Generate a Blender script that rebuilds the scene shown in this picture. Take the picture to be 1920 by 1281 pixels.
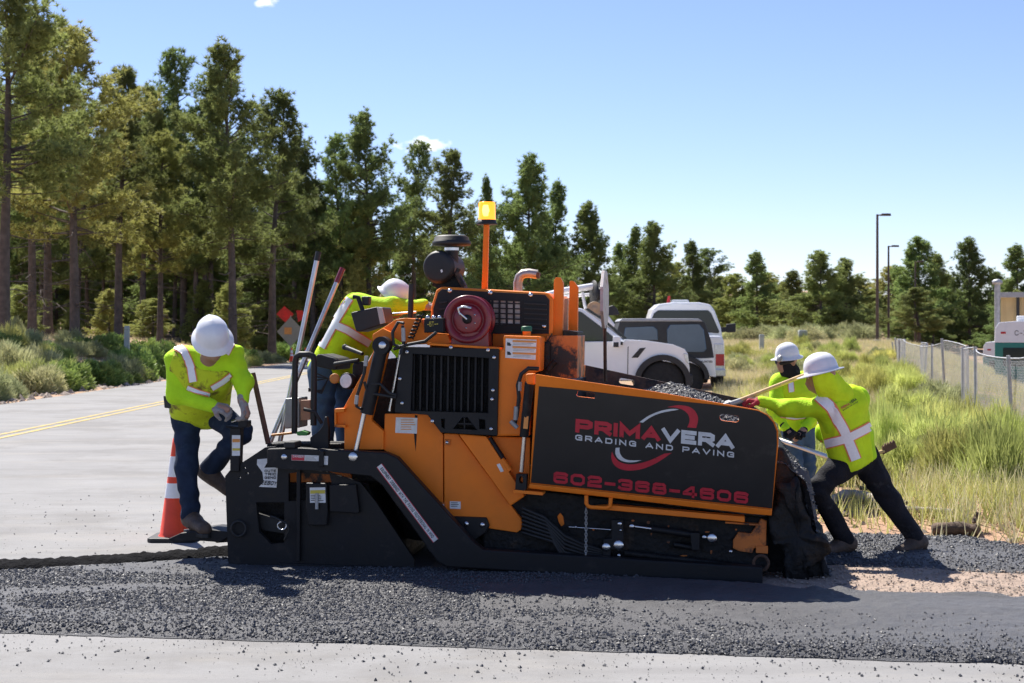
import bpy, math, random
import numpy as np
from mathutils import Vector, Matrix, Euler, noise as mnoise
from mathutils.geometry import tessellate_polygon
from mathutils.bvhtree import BVHTree

for o in list(bpy.data.objects): bpy.data.objects.remove(o)
S = bpy.context.scene
COL = S.collection
R = math.radians
rng = random.Random(7)
nrg = np.random.default_rng(11)

# ------------------------------------------------------------ camera, sky, sun, exposure
F, CX, HY, EYE = 2860.0, 960.0, 620.0, 1.65      # focal length in photo pixels, centre, horizon row, eye height
cam = bpy.data.objects.new('camera', bpy.data.cameras.new('camera'))
COL.objects.link(cam)
cam.location = (0, 0, EYE)
cam.rotation_euler = (R(90), 0, 0)
cam.data.sensor_width = 36
cam.data.lens = F / 1920 * 36
cam.data.shift_y = -(640.5 - HY) / 1920
cam.data.clip_start = 0.1
cam.data.clip_end = 3000
cam.data.dof.use_dof = True
cam.data.dof.focus_distance = 10.3
cam.data.dof.aperture_fstop = 6.3
S.camera = cam

SUN_EL, SUN_AZ = R(53), math.atan2(-0.52, 0.855)     # azimuth from +Y towards +X
sund = Vector((math.sin(SUN_AZ) * math.cos(SUN_EL), math.cos(SUN_AZ) * math.cos(SUN_EL), math.sin(SUN_EL)))
W = bpy.data.worlds.new('World'); S.world = W; W.use_nodes = True
nt = W.node_tree; N = nt.nodes; LK = nt.links
bg = N['Background']
sky = N.new('ShaderNodeTexSky'); sky.sky_type = 'NISHITA'; sky.sun_disc = False
sky.sun_elevation = SUN_EL; sky.sun_rotation = SUN_AZ
sky.altitude = 1500; sky.air_density = 1.0; sky.dust_density = 0.3; sky.ozone_density = 4.0
bg.inputs['Strength'].default_value = 0.088
tc = N.new('ShaderNodeTexCoord')
def cloud_mask(px, py, wx, wy, seed):
    d = Vector(((px - CX) / F, 1, (HY - py) / F)).normalized()
    rt = Vector((0, 0, 1)).cross(d).normalized() * -1
    up = d.cross(rt) * -1
    def dot(v):
        n = N.new('ShaderNodeVectorMath'); n.operation = 'DOT_PRODUCT'; n.inputs[1].default_value = v
        LK.new(tc.outputs['Generated'], n.inputs[0]); return n.outputs['Value']
    def m(op, a, b):
        n = N.new('ShaderNodeMath'); n.operation = op
        for i, q in enumerate((a, b)):
            if isinstance(q, (int, float)): n.inputs[i].default_value = q
            else: LK.new(q, n.inputs[i])
        return n.outputs[0]
    x = m('DIVIDE', dot(rt), wx / F); y = m('DIVIDE', dot(up), wy / F)
    r2 = m('ADD', m('MULTIPLY', x, x), m('MULTIPLY', y, y))
    nz = N.new('ShaderNodeTexNoise'); nz.inputs['Scale'].default_value = 120; nz.inputs['Detail'].default_value = 6
    mp = N.new('ShaderNodeMapping'); mp.inputs['Location'].default_value = (seed, seed * 2, 0); mp.inputs['Scale'].default_value = (1, 1, 1.7)
    LK.new(tc.outputs['Generated'], mp.inputs['Vector']); LK.new(mp.outputs[0], nz.inputs['Vector'])
    v = m('SUBTRACT', m('SUBTRACT', m('MULTIPLY', nz.outputs['Fac'], 2.6), 0.55), r2)
    cl = N.new('ShaderNodeClamp'); LK.new(m('MULTIPLY', v, 1.1), cl.inputs['Value'])
    front = m('GREATER_THAN', dot(d), 0.5)
    return m('MULTIPLY', cl.outputs[0], front)
c1 = cloud_mask(795, 272, 58, 19, 3.1); c2 = cloud_mask(498, 4, 26, 12, 8.3)
mx = N.new('ShaderNodeMath'); mx.operation = 'MAXIMUM'; LK.new(c1, mx.inputs[0]); LK.new(c2, mx.inputs[1])
mixc = N.new('ShaderNodeMix'); mixc.data_type = 'RGBA'
LK.new(mx.outputs[0], mixc.inputs['Factor']); tint = N.new('ShaderNodeMix'); tint.data_type = 'RGBA'; tint.blend_type = 'MULTIPLY'; tint.inputs['Factor'].default_value = 1; tint.inputs['B'].default_value = (1.0, .9, 1.0, 1)
LK.new(sky.outputs[0], tint.inputs['A']); LK.new(tint.outputs['Result'], mixc.inputs['A'])
mixc.inputs['B'].default_value = (8.6, 8.6, 8.8, 1)
LK.new(mixc.outputs['Result'], bg.inputs['Color'])
sun = bpy.data.objects.new('sun', bpy.data.lights.new('sun', 'SUN')); COL.objects.link(sun)
sun.data.energy = 4.9; sun.data.angle = R(0.53); sun.data.color = (1, .95, .87)
sun.rotation_euler = (-sund).to_track_quat('-Z', 'Y').to_euler()
sun.location = sund * 50
S.view_settings.view_transform = 'Standard'; S.view_settings.look = 'None'
S.view_settings.exposure = 0.92; S.view_settings.gamma = 1; S.view_settings.use_curve_mapping = False

# ------------------------------------------------------------ helpers
def G(px, py, z=0.0):                      # a photo pixel that shows the ground -> the point on the ground
    d = F * (EYE - z) / (py - HY)
    return Vector(((px - CX) / F * d, d, z))
def AT(px, py, d):                         # a pixel at a known distance
    return Vector(((px - CX) / F * d, d, EYE + (HY - py) / F * d))
def sst(a, b, x):
    t = min(1, max(0, (x - a) / (b - a))); return t * t * (3 - 2 * t)

MATS = {}
def mat(name, col, rough=.6, metal=0, var=.12, scale=6., bump=0., bscale=60., spec=.5, stain=None, stain_amt=.5, stain_scale=4., coat=0., trans=0., emit=None, estr=0, objvar=0., detail=4, alpha=1., rough_var=0.):
    if name in MATS: return MATS[name]
    m = bpy.data.materials.new(name); m.use_nodes = True
    t = m.node_tree; n = t.nodes; l = t.links
    b = n['Principled BSDF']
    b.inputs['Roughness'].default_value = rough; b.inputs['Metallic'].default_value = metal
    b.inputs['Specular IOR Level'].default_value = spec
    if coat: b.inputs['Coat Weight'].default_value = coat; b.inputs['Coat Roughness'].default_value = .08
    tc = n.new('ShaderNodeTexCoord')
    nz = n.new('ShaderNodeTexNoise'); nz.inputs['Scale'].default_value = scale; nz.inputs['Detail'].default_value = detail; nz.inputs['Roughness'].default_value = .62
    l.new(tc.outputs['Object'], nz.inputs['Vector'])
    mp = n.new('ShaderNodeMapRange'); mp.inputs['From Min'].default_value = .3; mp.inputs['From Max'].default_value = .7
    mp.inputs['To Min'].default_value = 1 - var; mp.inputs['To Max'].default_value = 1 + var
    l.new(nz.outputs['Fac'], mp.inputs['Value'])
    hs = n.new('ShaderNodeHueSaturation'); hs.inputs['Color'].default_value = (*col, 1)
    last_v = mp.outputs[0]
    if objvar:
        oi = n.new('ShaderNodeObjectInfo')
        m2 = n.new('ShaderNodeMapRange'); m2.inputs['To Min'].default_value = 1 - objvar; m2.inputs['To Max'].default_value = 1 + objvar
        l.new(oi.outputs['Random'], m2.inputs['Value'])
        mm = n.new('ShaderNodeMath'); mm.operation = 'MULTIPLY'; l.new(last_v, mm.inputs[0]); l.new(m2.outputs[0], mm.inputs[1]); last_v = mm.outputs[0]
        m3 = n.new('ShaderNodeMapRange'); m3.inputs['To Min'].default_value = .5 - .02; m3.inputs['To Max'].default_value = .5 + .02
        wn = n.new('ShaderNodeTexWhiteNoise'); wn.noise_dimensions = '1D'; l.new(oi.outputs['Random'], wn.inputs['W'])
        l.new(wn.outputs['Value'], m3.inputs['Value']); l.new(m3.outputs[0], hs.inputs['Hue'])
    l.new(last_v, hs.inputs['Value'])
    out = hs.outputs['Color']
    if stain is not None:
        sn = n.new('ShaderNodeTexNoise'); sn.inputs['Scale'].default_value = stain_scale; sn.inputs['Detail'].default_value = 8; sn.inputs['Roughness'].default_value = .7
        l.new(tc.outputs['Object'], sn.inputs['Vector'])
        rm = n.new('ShaderNodeMapRange'); rm.inputs['From Min'].default_value = .68 - .3 * stain_amt; rm.inputs['From Max'].default_value = .78 - .3 * stain_amt
        l.new(sn.outputs['Fac'], rm.inputs['Value'])
        mi = n.new('ShaderNodeMix'); mi.data_type = 'RGBA'; mi.inputs['B'].default_value = (*stain, 1)
        l.new(rm.outputs[0], mi.inputs['Factor']); l.new(out, mi.inputs['A']); out = mi.outputs['Result']
    l.new(out, b.inputs['Base Color'])
    if rough_var:
        r2 = n.new('ShaderNodeMapRange'); r2.inputs['From Min'].default_value = .3; r2.inputs['From Max'].default_value = .7
        r2.inputs['To Min'].default_value = rough - rough_var; r2.inputs['To Max'].default_value = rough + rough_var
        l.new(nz.outputs['Fac'], r2.inputs['Value']); l.new(r2.outputs[0], b.inputs['Roughness'])
    if bump:
        bn = n.new('ShaderNodeTexNoise'); bn.inputs['Scale'].default_value = bscale; bn.inputs['Detail'].default_value = 5
        l.new(tc.outputs['Object'], bn.inputs['Vector'])
        bp = n.new('ShaderNodeBump'); bp.inputs['Strength'].default_value = bump; bp.inputs['Distance'].default_value = .02
        l.new(bn.outputs['Fac'], bp.inputs['Height']); l.new(bp.outputs[0], b.inputs['Normal'])
    if trans:
        tr = n.new('ShaderNodeBsdfTranslucent'); l.new(out, tr.inputs['Color'])
        ms = n.new('ShaderNodeMixShader'); ms.inputs[0].default_value = trans
        l.new(b.outputs[0], ms.inputs[1]); l.new(tr.outputs[0], ms.inputs[2]); l.new(ms.outputs[0], n['Material Output'].inputs[0])
    if emit is not None:
        b.inputs['Emission Color'].default_value = (*emit, 1); b.inputs['Emission Strength'].default_value = estr
    MATS[name] = m
    return m

class MB:
    def __init__(s): s.v = []; s.f = []; s.mi = []; s.sm = []
    def add(s, vs, fs, mi=0, sm=False):
        k = len(s.v); s.v += [tuple(p) for p in vs]; s.f += [tuple(i + k for i in q) for q in fs]
        s.mi += [mi] * len(fs); s.sm += [sm] * len(fs); return s
    def box(s, c, sz, rot=None, mi=0, taper=1.0):
        x, y, z = (q / 2 for q in sz); c = Vector(c)
        M = rot.to_matrix() if isinstance(rot, Euler) else (rot or Matrix.Identity(3))
        p = [(-x, -y, -z), (x, -y, -z), (x, y, -z), (-x, y, -z)] + [(a * taper, b * taper, z) for a, b in ((-x, -y), (x, -y), (x, y), (-x, y))]
        return s.add([c + M @ Vector(q) for q in p], [(0, 3, 2, 1), (4, 5, 6, 7), (0, 1, 5, 4), (1, 2, 6, 5), (2, 3, 7, 6), (3, 0, 4, 7)], mi)
    def prism(s, pts, d, holes=(), mi=0):
        d = Vector(d); loops = [[Vector(p) for p in pts]] + [[Vector(p) for p in h] for h in holes]
        tri = tessellate_polygon(loops); allp = [p for lp in loops for p in lp]; n = len(allp)
        fs = [tuple(t) for t in tri] + [tuple(i + n for i in reversed(t)) for t in tri]
        k = 0
        for lp in loops:
            m = len(lp)
            for i in range(m):
                a, b = k + i, k + (i + 1) % m
                fs.append((a, a + n, b + n, b))
            k += m
        return s.add(allp + [p + d for p in allp], fs, mi)
    def tube(s, path, r, seg=8, caps=True, mi=0, closed=False):
        path = [Vector(p) for p in path]; n = len(path)
        rs = r if isinstance(r, (list, tuple)) else [r] * n
        T = []
        for i in range(n):
            a = path[(i - 1) % n] if (closed or i > 0) else path[0]
            b = path[(i + 1) % n] if (closed or i < n - 1) else path[-1]
            T.append((b - a).normalized())
        u = T[0].orthogonal().normalized(); vs = []
        for i in range(n):
            u = (u - T[i] * u.dot(T[i])); u = u.normalized() if u.length > 1e-6 else T[i].orthogonal().normalized()
            w = T[i].cross(u)
            for k in range(seg):
                a = 2 * math.pi * k / seg
                vs.append(path[i] + (u * math.cos(a) + w * math.sin(a)) * rs[i])
        fs = []
        for i in range(n if closed else n - 1):
            j = (i + 1) % n
            for k in range(seg):
                k2 = (k + 1) % seg
                fs.append((i * seg + k, i * seg + k2, j * seg + k2, j * seg + k))
        s.add(vs, fs, mi, True)
        if caps and not closed:
            s.add(vs[:seg], [tuple(reversed(range(seg)))], mi); s.add(vs[-seg:], [tuple(range(seg))], mi)
        return s
    def lathe(s, prof, origin=(0, 0, 0), axis=(0, 0, 1), seg=24, mi=0, sx=1., smooth=True):
        ax = Vector(axis).normalized(); u = ax.orthogonal().normalized(); w = ax.cross(u); o = Vector(origin); vs = []; fs = []
        for (r, z) in prof:
            for k in range(seg):
                a = 2 * math.pi * k / seg
                vs.append(o + ax * z + (u * math.cos(a) * sx + w * math.sin(a)) * r)
        for i in range(len(prof) - 1):
            for k in range(seg):
                k2 = (k + 1) % seg; fs.append((i * seg + k, i * seg + k2, (i + 1) * seg + k2, (i + 1) * seg + k))
        s.add(vs, fs, mi, smooth)
        if prof[0][0] > 1e-5: s.add(vs[:seg], [tuple(reversed(range(seg)))], mi)
        if prof[-1][0] > 1e-5: s.add(vs[-seg:], [tuple(range(seg))], mi)
        return s
    def build(s, name, mats, parent=None, bevel=0., loc=None, seg=2, sharp=40):
        me = bpy.data.meshes.new(name); me.from_pydata(s.v, [], s.f)
        mats = mats if isinstance(mats, (list, tuple)) else [mats]
        for m in mats: me.materials.append(m)
        me.polygons.foreach_set('material_index', s.mi); me.polygons.foreach_set('use_smooth', s.sm)
        me.update()
        o = bpy.data.objects.new(name, me); COL.objects.link(o)
        if parent: o.parent = parent
        if loc is not None: o.location = loc
        if bevel:
            b = o.modifiers.new('bevel', 'BEVEL'); b.width = bevel; b.segments = seg; b.limit_method = 'ANGLE'; b.angle_limit = R(sharp); b.use_clamp_overlap = True
        return o

def npmesh(name, v, f, mats, parent=None, mi=None, smooth=True, loc=None):
    me = bpy.data.meshes.new(name); v = np.asarray(v, np.float32); f = np.asarray(f, np.int32); k = f.shape[1]
    me.vertices.add(len(v)); me.vertices.foreach_set('co', v.ravel())
    me.loops.add(f.size); me.loops.foreach_set('vertex_index', f.ravel())
    me.polygons.add(len(f)); me.polygons.foreach_set('loop_start', np.arange(0, f.size, k, dtype=np.int32))
    me.polygons.foreach_set('loop_total', np.full(len(f), k, np.int32))
    me.polygons.foreach_set('use_smooth', np.full(len(f), smooth))
    for m in (mats if isinstance(mats, (list, tuple)) else [mats]): me.materials.append(m)
    if mi is not None: me.polygons.foreach_set('material_index', np.asarray(mi, np.int32))
    me.update(calc_edges=True)
    o = bpy.data.objects.new(name, me); COL.objects.link(o)
    if parent: o.parent = parent
    if loc is not None: o.location = loc
    return o

def tag(o, label, cat, group=None):
    o['label'] = label; o['category'] = cat
    if group: o['group'] = group
    return o
def thing(name, label, cat, loc=(0, 0, 0), rotz=0., group=None):
    o = bpy.data.objects.new(name, None); COL.objects.link(o); o.empty_display_size = .1
    o.location = loc; o.rotation_euler = (0, 0, rotz)
    return tag(o, label, cat, group)
def struct(o): o['kind'] = 'structure'; return o
def stuff(o): o['kind'] = 'stuff'; return o
def copy_tree(o, parent=None):
    c = o.copy(); COL.objects.link(c)
    if parent: c.parent = parent
    for ch in o.children: copy_tree(ch, c)
    return c

# stroke font (wide squared capitals): each glyph = (width, strokes); a stroke is a polyline, closed if it ends with None
c_ = .22
_O = [(c_, 0), (1 - c_, 0), (1, c_), (1, 1 - c_), (1 - c_, 1), (c_, 1), (0, 1 - c_), (0, c_), None]
_P = [(0, .42), (1 - c_, .42), (1, .55), (1, .87), (1 - c_, 1), (0, 1)]
GL = {
 'O': (1, [_O]), '0': (1, [_O]), 'Q': (1, [_O, [(.6, .3), (1, 0)]]), 'D': (1, [[(0, 0), (1 - c_, 0), (1, c_), (1, 1 - c_), (1 - c_, 1), (0, 1), None]]),
 'P': (1, [[(0, 0), (0, 1)], _P]), 'R': (1, [[(0, 0), (0, 1)], _P, [(.5, .42), (1, 0)]]),
 'I': (.0, [[(0, 0), (0, 1)]]), 'M': (1.25, [[(0, 0), (0, 1), (.5, .25), (1, 1), (1, 0)]]), 'N': (1, [[(0, 0), (0, 1), (1, 0), (1, 1)]]),
 'A': (1.1, [[(0, 0), (.5, 1), (1, 0)], [(.2, .27), (.8, .27)]]), 'V': (1.1, [[(0, 1), (.5, 0), (1, 1)]]), 'W': (1.4, [[(0, 1), (.25, 0), (.5, .8), (.75, 0), (1, 1)]]),
 'E': (.9, [[(1, 0), (0, 0), (0, 1), (1, 1)], [(0, .5), (.85, .5)]]), 'F': (.9, [[(0, 0), (0, 1), (1, 1)], [(0, .5), (.85, .5)]]), 'L': (.85, [[(0, 1), (0, 0), (1, 0)]]),
 'T': (1, [[(0, 1), (1, 1)], [(.5, .95), (.5, 0)]]), 'H': (1, [[(0, 0), (0, 1)], [(1, 0), (1, 1)], [(0, .5), (1, .5)]]), 'U': (1, [[(0, 1), (0, c_), (c_, 0), (1 - c_, 0), (1, c_), (1, 1)]]),
 'C': (1, [[(1, .2), (1 - c_, 0), (c_, 0), (0, c_), (0, 1 - c_), (c_, 1), (1 - c_, 1), (1, .8)]]), 'K': (1, [[(0, 0), (0, 1)], [(1, 1), (.2, .5), (1, 0)]]),
 'G': (1, [[(1, .85), (1 - c_, 1), (c_, 1), (0, 1 - c_), (0, c_), (c_, 0), (1, 0), (1, .48), (.55, .48)]]), 'Y': (1, [[(0, 1), (.5, .5), (1, 1)], [(.5, .5), (.5, 0)]]),
 'S': (1, [[(0, .14), (.14, 0), (.86, 0), (1, .14), (1, .38), (.86, .5), (.14, .5), (0, .62), (0, .86), (.14, 1), (.86, 1), (1, .88)]]),
 'B': (1, [[(0, 0), (.86, 0), (1, .14), (1, .38), (.86, .5), (0, .5)], [(0, 0), (0, 1), (.8, 1), (.95, .88), (.95, .62), (.82, .5)]]),
 '6': (1, [[(1, .9), (.86, 1), (.14, 1), (0, .86), (0, .14), (.14, 0), (.86, 0), (1, .14), (1, .42), (.86, .56), (.1, .56)]]),
 '2': (1, [[(0, .85), (.14, 1), (.86, 1), (1, .86), (1, .62), (.86, .52), (.14, .46), (0, .34), (0, 0), (1, 0)]]),
 '3': (1, [[(0, .88), (.14, 1), (.86, 1), (1, .88), (1, .62), (.86, .5), (.3, .5)], [(.86, .5), (1, .38), (1, .14), (.86, 0), (.14, 0), (0, .12)]]),
 '8': (1, [[(.14, .52), (.86, .52), (1, .4), (1, .14), (.86, 0), (.14, 0), (0, .14), (0, .4), None], [(.14, .55), (.05, .66), (.05, .88), (.16, 1), (.84, 1), (.95, .88), (.95, .66), (.86, .55)]]),
 '4': (1, [[(.78, 0), (.78, 1), (.62, 1), (0, .36), (0, .26), (1, .26)]]), '5': (1, [[(1, 1), (0, 1), (0, .56), (.86, .56), (1, .42), (1, .14), (.86, 0), (.14, 0), (0, .12)]]),
 '-': (.7, [[(0, .42), (1, .42)]]), '.': (.05, [[(0, 0), (0, .04)]]), ' ': (.45, []), 'X': (1, [[(0, 0), (1, 1)], [(0, 1), (1, 0)]]),
}
def text_strips(txt, t=.2, wid=1.0, gap=.28):
    """-> (list of strips [(left pts, right pts)] in units of cap height, total width)"""
    x = 0; out = []
    for ch in txt:
        w, strokes = GL.get(ch, GL['-']); w = w * wid
        for st in strokes:
            closed = st[-1] is None; p = [q for q in st if q is not None]
            P = [Vector((x + t / 2 + a * w, t / 2 + b * (1 - t))) for a, b in p]; n = len(P); L_ = []; R_ = []
            for i in range(n):
                d1 = (P[i] - P[i - 1]) if (closed or i > 0) else (P[1] - P[0])
                d2 = (P[(i + 1) % n] - P[i]) if (closed or i < n - 1) else (P[-1] - P[-2])
                d1 = d1.normalized(); d2 = d2.normalized()
                n1 = Vector((-d1.y, d1.x)); n2 = Vector((-d2.y, d2.x)); mv = n1 + n2
                mv = mv / max(.35, mv.length_squared) * 2 if mv.length > 1e-4 else n1
                e = Vector((0, 0))
                if not closed and i == 0: e = -d2 * t / 2
                if not closed and i == n - 1: e = d1 * t / 2
                L_.append(P[i] + mv * t / 2 + e); R_.append(P[i] - mv * t / 2 + e)
            if closed: L_.append(L_[0]); R_.append(R_[0])
            out.append((L_, R_))
        x += w + t + gap
    return out, x - gap
def text_mesh(mb, txt, place, t=.2, wid=1., gap=.28, mi=0):
    """place(u in 0..1, v in 0..1, k) -> 3D point"""
    strips, tot = text_strips(txt, t, wid, gap)
    for k, (a, b) in enumerate(strips):
        vs = [place(p.x / tot, p.y, k) for p in a] + [place(p.x / tot, p.y, k) for p in b]; n = len(a)
        mb.add(vs, [(i, i + 1, n + i + 1, n + i) for i in range(n - 1)], mi)
    return mb

# ------------------------------------------------------------ ground, road, asphalt
FA, FB = Vector((7.5, 23.0)), Vector((15.2, 61.0))          # fence line
def fence_side(x, y): return (x - FA.x) - (y - FA.y) * (FB.x - FA.x) / (FB.y - FA.y)
EDGE = [(-20, 14), (-6, 12.5), (4, 8.5), (8, 5.2), (10, 4.3), (11.5, 3.75), (12.2, 2.5), (13, 1.5), (15, .6), (26, -.6), (60, -4.5), (400, -4.5)]   # (y, x) right border of the pavement
def edge_x(y):
    for (y0, x0), (y1, x1) in zip(EDGE, EDGE[1:]):
        if y0 <= y <= y1: return x0 + (x1 - x0) * (y - y0) / (y1 - y0)
    return -4.5
LEFT_X = -11.4
def road_out(x, y):                                         # distance outside the pavement (the road bends left behind the stand)
    main = max(LEFT_X - x, x - edge_x(y), y - 91); branch = max(88 - y, y - 95, x + 9)
    return min(main, branch)
def nz2(x, y, s, o=0): return mnoise.noise(Vector((x * s + o, y * s - o, o * 1.7)))
def tz(x, y):
    out = road_out(x, y)
    if out < -.3: return -.06
    z = -.02
    k = sst(.2, 2.5, out)
    z += k * (.09 * nz2(x, y, .35) + .05 * nz2(x, y, 1.1, 4))
    z += 9 * sst(115, 330, y) * k
    if x < LEFT_X: z += (1.25 * sst(.2, 10, LEFT_X - x) + .35 * sst(8, 30, LEFT_X - x)) * sst(.2, 4, out)
    else:
        w = sst(0, 3.5, out) * sst(14, 20, y)
        z += w * (.22 * sst(24, 38, y) + .75 * sst(40, 80, y))
        z += .22 * sst(.4, 2.6, out) * (1 - sst(14, 22, y))
        z -= 2.2 * sst(.8, 9, fence_side(x, y)) * sst(12, 20, y)
    return z
def grid_lines(a, b, fine_a, fine_b, fs, cs):
    L_ = []; x = a
    while x < b:
        L_.append(x)
        if fine_a <= x < fine_b: x += fs
        else: x += max(fs, cs * min(abs(x - fine_a), abs(x - fine_b)) + fs)
    return L_ + [b]
xs = grid_lines(-1400, 1400, -20, 20, .45, .16); ys = grid_lines(-12, 1500, -2, 50, .45, .12)
gv = [(x, y, tz(x, y)) for y in ys for x in xs]; nx = len(xs)
gf = [(j * nx + i, j * nx + i + 1, (j + 1) * nx + i + 1, (j + 1) * nx + i) for j in range(len(ys) - 1) for i in range(nx - 1)]
m_dirt = mat('dirt', (.38, .235, .15), .95, 0, .3, 1.3, .7, 30, stain=(.24, .21, .1), stain_amt=.58, stain_scale=.55, detail=9)
struct(npmesh('ground', gv, gf, m_dirt))

m_road = mat('old_asphalt', (.27, .265, .26), .92, 0, .1, .8, .35, 190, spec=.25, stain=(.225, .218, .21), stain_amt=.62, stain_scale=.5, detail=10)
def streaks(m, col, sc, rot, lo, hi, amt):            # worn streaks and patches across the asphalt
    t = m.node_tree; n = t.nodes; l = t.links; b = n['Principled BSDF']; src = b.inputs['Base Color'].links[0].from_socket
    tc = n.new('ShaderNodeTexCoord'); mp = n.new('ShaderNodeMapping'); mp.inputs['Scale'].default_value = sc; mp.inputs['Rotation'].default_value = (0, 0, rot); l.new(tc.outputs['Object'], mp.inputs['Vector'])
    z = n.new('ShaderNodeTexNoise'); z.inputs['Scale'].default_value = 1; z.inputs['Detail'].default_value = 7; z.inputs['Roughness'].default_value = .65; l.new(mp.outputs[0], z.inputs['Vector'])
    r = n.new('ShaderNodeMapRange'); r.inputs['From Min'].default_value = lo; r.inputs['From Max'].default_value = hi; r.inputs['To Max'].default_value = amt; l.new(z.outputs['Fac'], r.inputs['Value'])
    x = n.new('ShaderNodeMix'); x.data_type = 'RGBA'; x.inputs['B'].default_value = (*col, 1); l.new(r.outputs[0], x.inputs['Factor']); l.new(src, x.inputs['A']); l.new(x.outputs['Result'], b.inputs['Base Color'])
streaks(m_road, (.19, .185, .18), (.35, 2.2, 1), .35, .5, .68, .45); streaks(m_road, (.32, .3, .27), (.5, 1.6, 1), -.2, .52, .7, .6); streaks(m_road, (.2, .195, .19), (45, 45, 1), 0, .56, .66, .55)
rp = [(-60, -12, 0), (14, -12, 0)] + [(x, y, 0) for y, x in EDGE if -13 < y < 80] + [(-4.5, 82, 0), (-5.2, 87, 0), (-8, 91.5, 0), (-13, 94, 0), (-20, 95, 0), (-120, 95, 0), (-120, 88, 0), (-18, 88, 0), (-13.5, 86.5, 0), (-11.8, 84, 0), (LEFT_X, 80, 0), (LEFT_X, 8, 0), (-60, 8, 0)]
mb = MB(); tri = tessellate_polygon([[Vector(p) for p in rp]])
mb.add(rp, [t if (Vector(rp[t[1]]) - Vector(rp[t[0]])).cross(Vector(rp[t[2]]) - Vector(rp[t[0]])).z > 0 else t[::-1] for t in tri])
road = struct(mb.build('road', m_road))
m_yel = mat('yellow_line', (.5, .37, .12), .9, 0, .25, 9, stain=(.28, .26, .22), stain_amt=.6, stain_scale=5)
for k in (-.13, .13):
    mb = MB(); x0 = -7.98 + k
    mb.add([(x0 - .055, 9, .005), (x0 + .055, 9, .005), (x0 + .055, 83, .005), (x0 - .055, 83, .005)], [(0, 1, 2, 3)])
    struct(mb.build('road_marking', m_yel, road))
# seal-coat bands / tyre scuffs are only colour: handled in the asphalt material

def polyx(pts, x):
    for (x0, y0), (x1, y1) in zip(pts, pts[1:]):
        if x0 <= x <= x1: return y0 + (y1 - y0) * (x - x0) / (x1 - x0)
    return pts[-1][1]
def strip(name, near, far, nu, nv, hf, m, kind=struct):
    """a sheet between two photo curves lying on the ground; hf(p, s, t, px) -> height"""
    x0, x1 = near[0][0], near[-1][0]; vs = []; rows = []
    for j in range(nv + 1):
        t = j / nv
        for i in range(nu + 1):
            px = x0 + (x1 - x0) * i / nu
            a = G(px, polyx(near, px)); b = G(px, polyx(far, px)); p = a.lerp(b, t)
            wob = .03 * nz2(p.x, p.y, 3, 2) + .02 * nz2(p.x, p.y, 9, 5)
            if j in (0, nv): p.y += wob
            p.z = hf(p, t, px); vs.append(p)
    fs = [(j * (nu + 1) + i, j * (nu + 1) + i + 1, (j + 1) * (nu + 1) + i + 1, (j + 1) * (nu + 1) + i) for j in range(nv) for i in range(nu)]
    return kind(npmesh(name, vs, fs, m))
NEAR = [(-500, 1172), (0, 1187), (960, 1217), (1920, 1247), (2500, 1265)]
FAR = [(-500, 1104), (0, 1074), (200, 1064), (420, 1049), (520, 1056), (1400, 1097), (1530, 1114), (1920, 1128), (2500, 1148)]
m_mat = mat('fresh_asphalt', (.085, .085, .09), .55, 0, .2, 5, .8, 170, spec=.4, rough_var=.1, detail=6)
def h_mat(p, t, px):
    e = min(1, min(t, 1 - t) / .05)
    z = .004 + e * (.036 + .012 * nz2(p.x, p.y, 1.5) + .007 * nz2(p.x, p.y, 12, 3) + .006 * nz2(p.x, p.y, 30, 6))
    if px < 470: z += .0 * math.exp(-((t - .965) / .028) ** 2) * (.75 + .5 * nz2(p.x, p.y, 4, 9))
    if px > 1500: z += .04 * math.exp(-((t - .97) / .02) ** 2) * (.6 + .9 * nz2(p.x, p.y, 9, 9))
    return z
streaks(m_mat, (.16, .16, .168), (95, 95, 95), 0, .54, .66, .75); streaks(m_mat, (.03, .03, .032), (70, 70, 70), 0, .55, .68, .8); streaks(m_mat, (.12, .12, .126), (.5, 2.5, 1), .1, .48, .66, .6)
strip('fresh_asphalt', NEAR, FAR, 420, 70, h_mat, m_mat)
NEAR2 = [(1440, 1054), (1600, 1064), (1920, 1078), (2500, 1098)]
FAR2 = [(1440, 1008), (1560, 1005), (1800, 1012), (1920, 1030), (2500, 1060)]
def h_mat2(p, t, px):
    e = min(1, min(t, 1 - t) / .06)
    return .004 + e * (.035 + .012 * nz2(p.x, p.y, 1.5) + .01 * nz2(p.x, p.y, 10, 3) + .007 * nz2(p.x, p.y, 28, 6))
strip('asphalt_patch', NEAR2, FAR2, 160, 40, h_mat2, m_mat)
m_bed = mat('dirt_bed', (.36, .27, .21), .95, 0, .3, 5, .9, 60, stain=(.09, .075, .065), stain_amt=.42, stain_scale=5, detail=8)
m_seam = mat('black_tack_asphalt', (.011, .011, .012), .95, 0, .4, 9, .8, 60, spec=.05)
SN = [(-500, 1112), (0, 1081), (200, 1071), (330, 1060), (470, 1050)]; SF = [(x, y - 14) for x, y in SN]
strip('asphalt_seam', SN, SF, 260, 14, lambda p, t, px: .012 + math.sin(math.pi * min(1, max(0, t))) ** .6 * (.07 + .02 * nz2(p.x, p.y, 5, 9) + .02 * nz2(p.x, p.y, 22, 4)), m_seam)
NEARB = [(1300, 1106), (1530, 1120), (1920, 1134), (2500, 1154)]
FARB = [(1300, 1042), (1440, 1050), (1600, 1060), (1920, 1074), (2500, 1094)]
strip('dirt_bed', NEARB, FARB, 160, 26, lambda p, t, px: .004 + .012 * max(0, nz2(p.x, p.y, 4, 1) + .3) + .012 * max(0, nz2(p.x, p.y, 13, 2)), m_bed)

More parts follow.
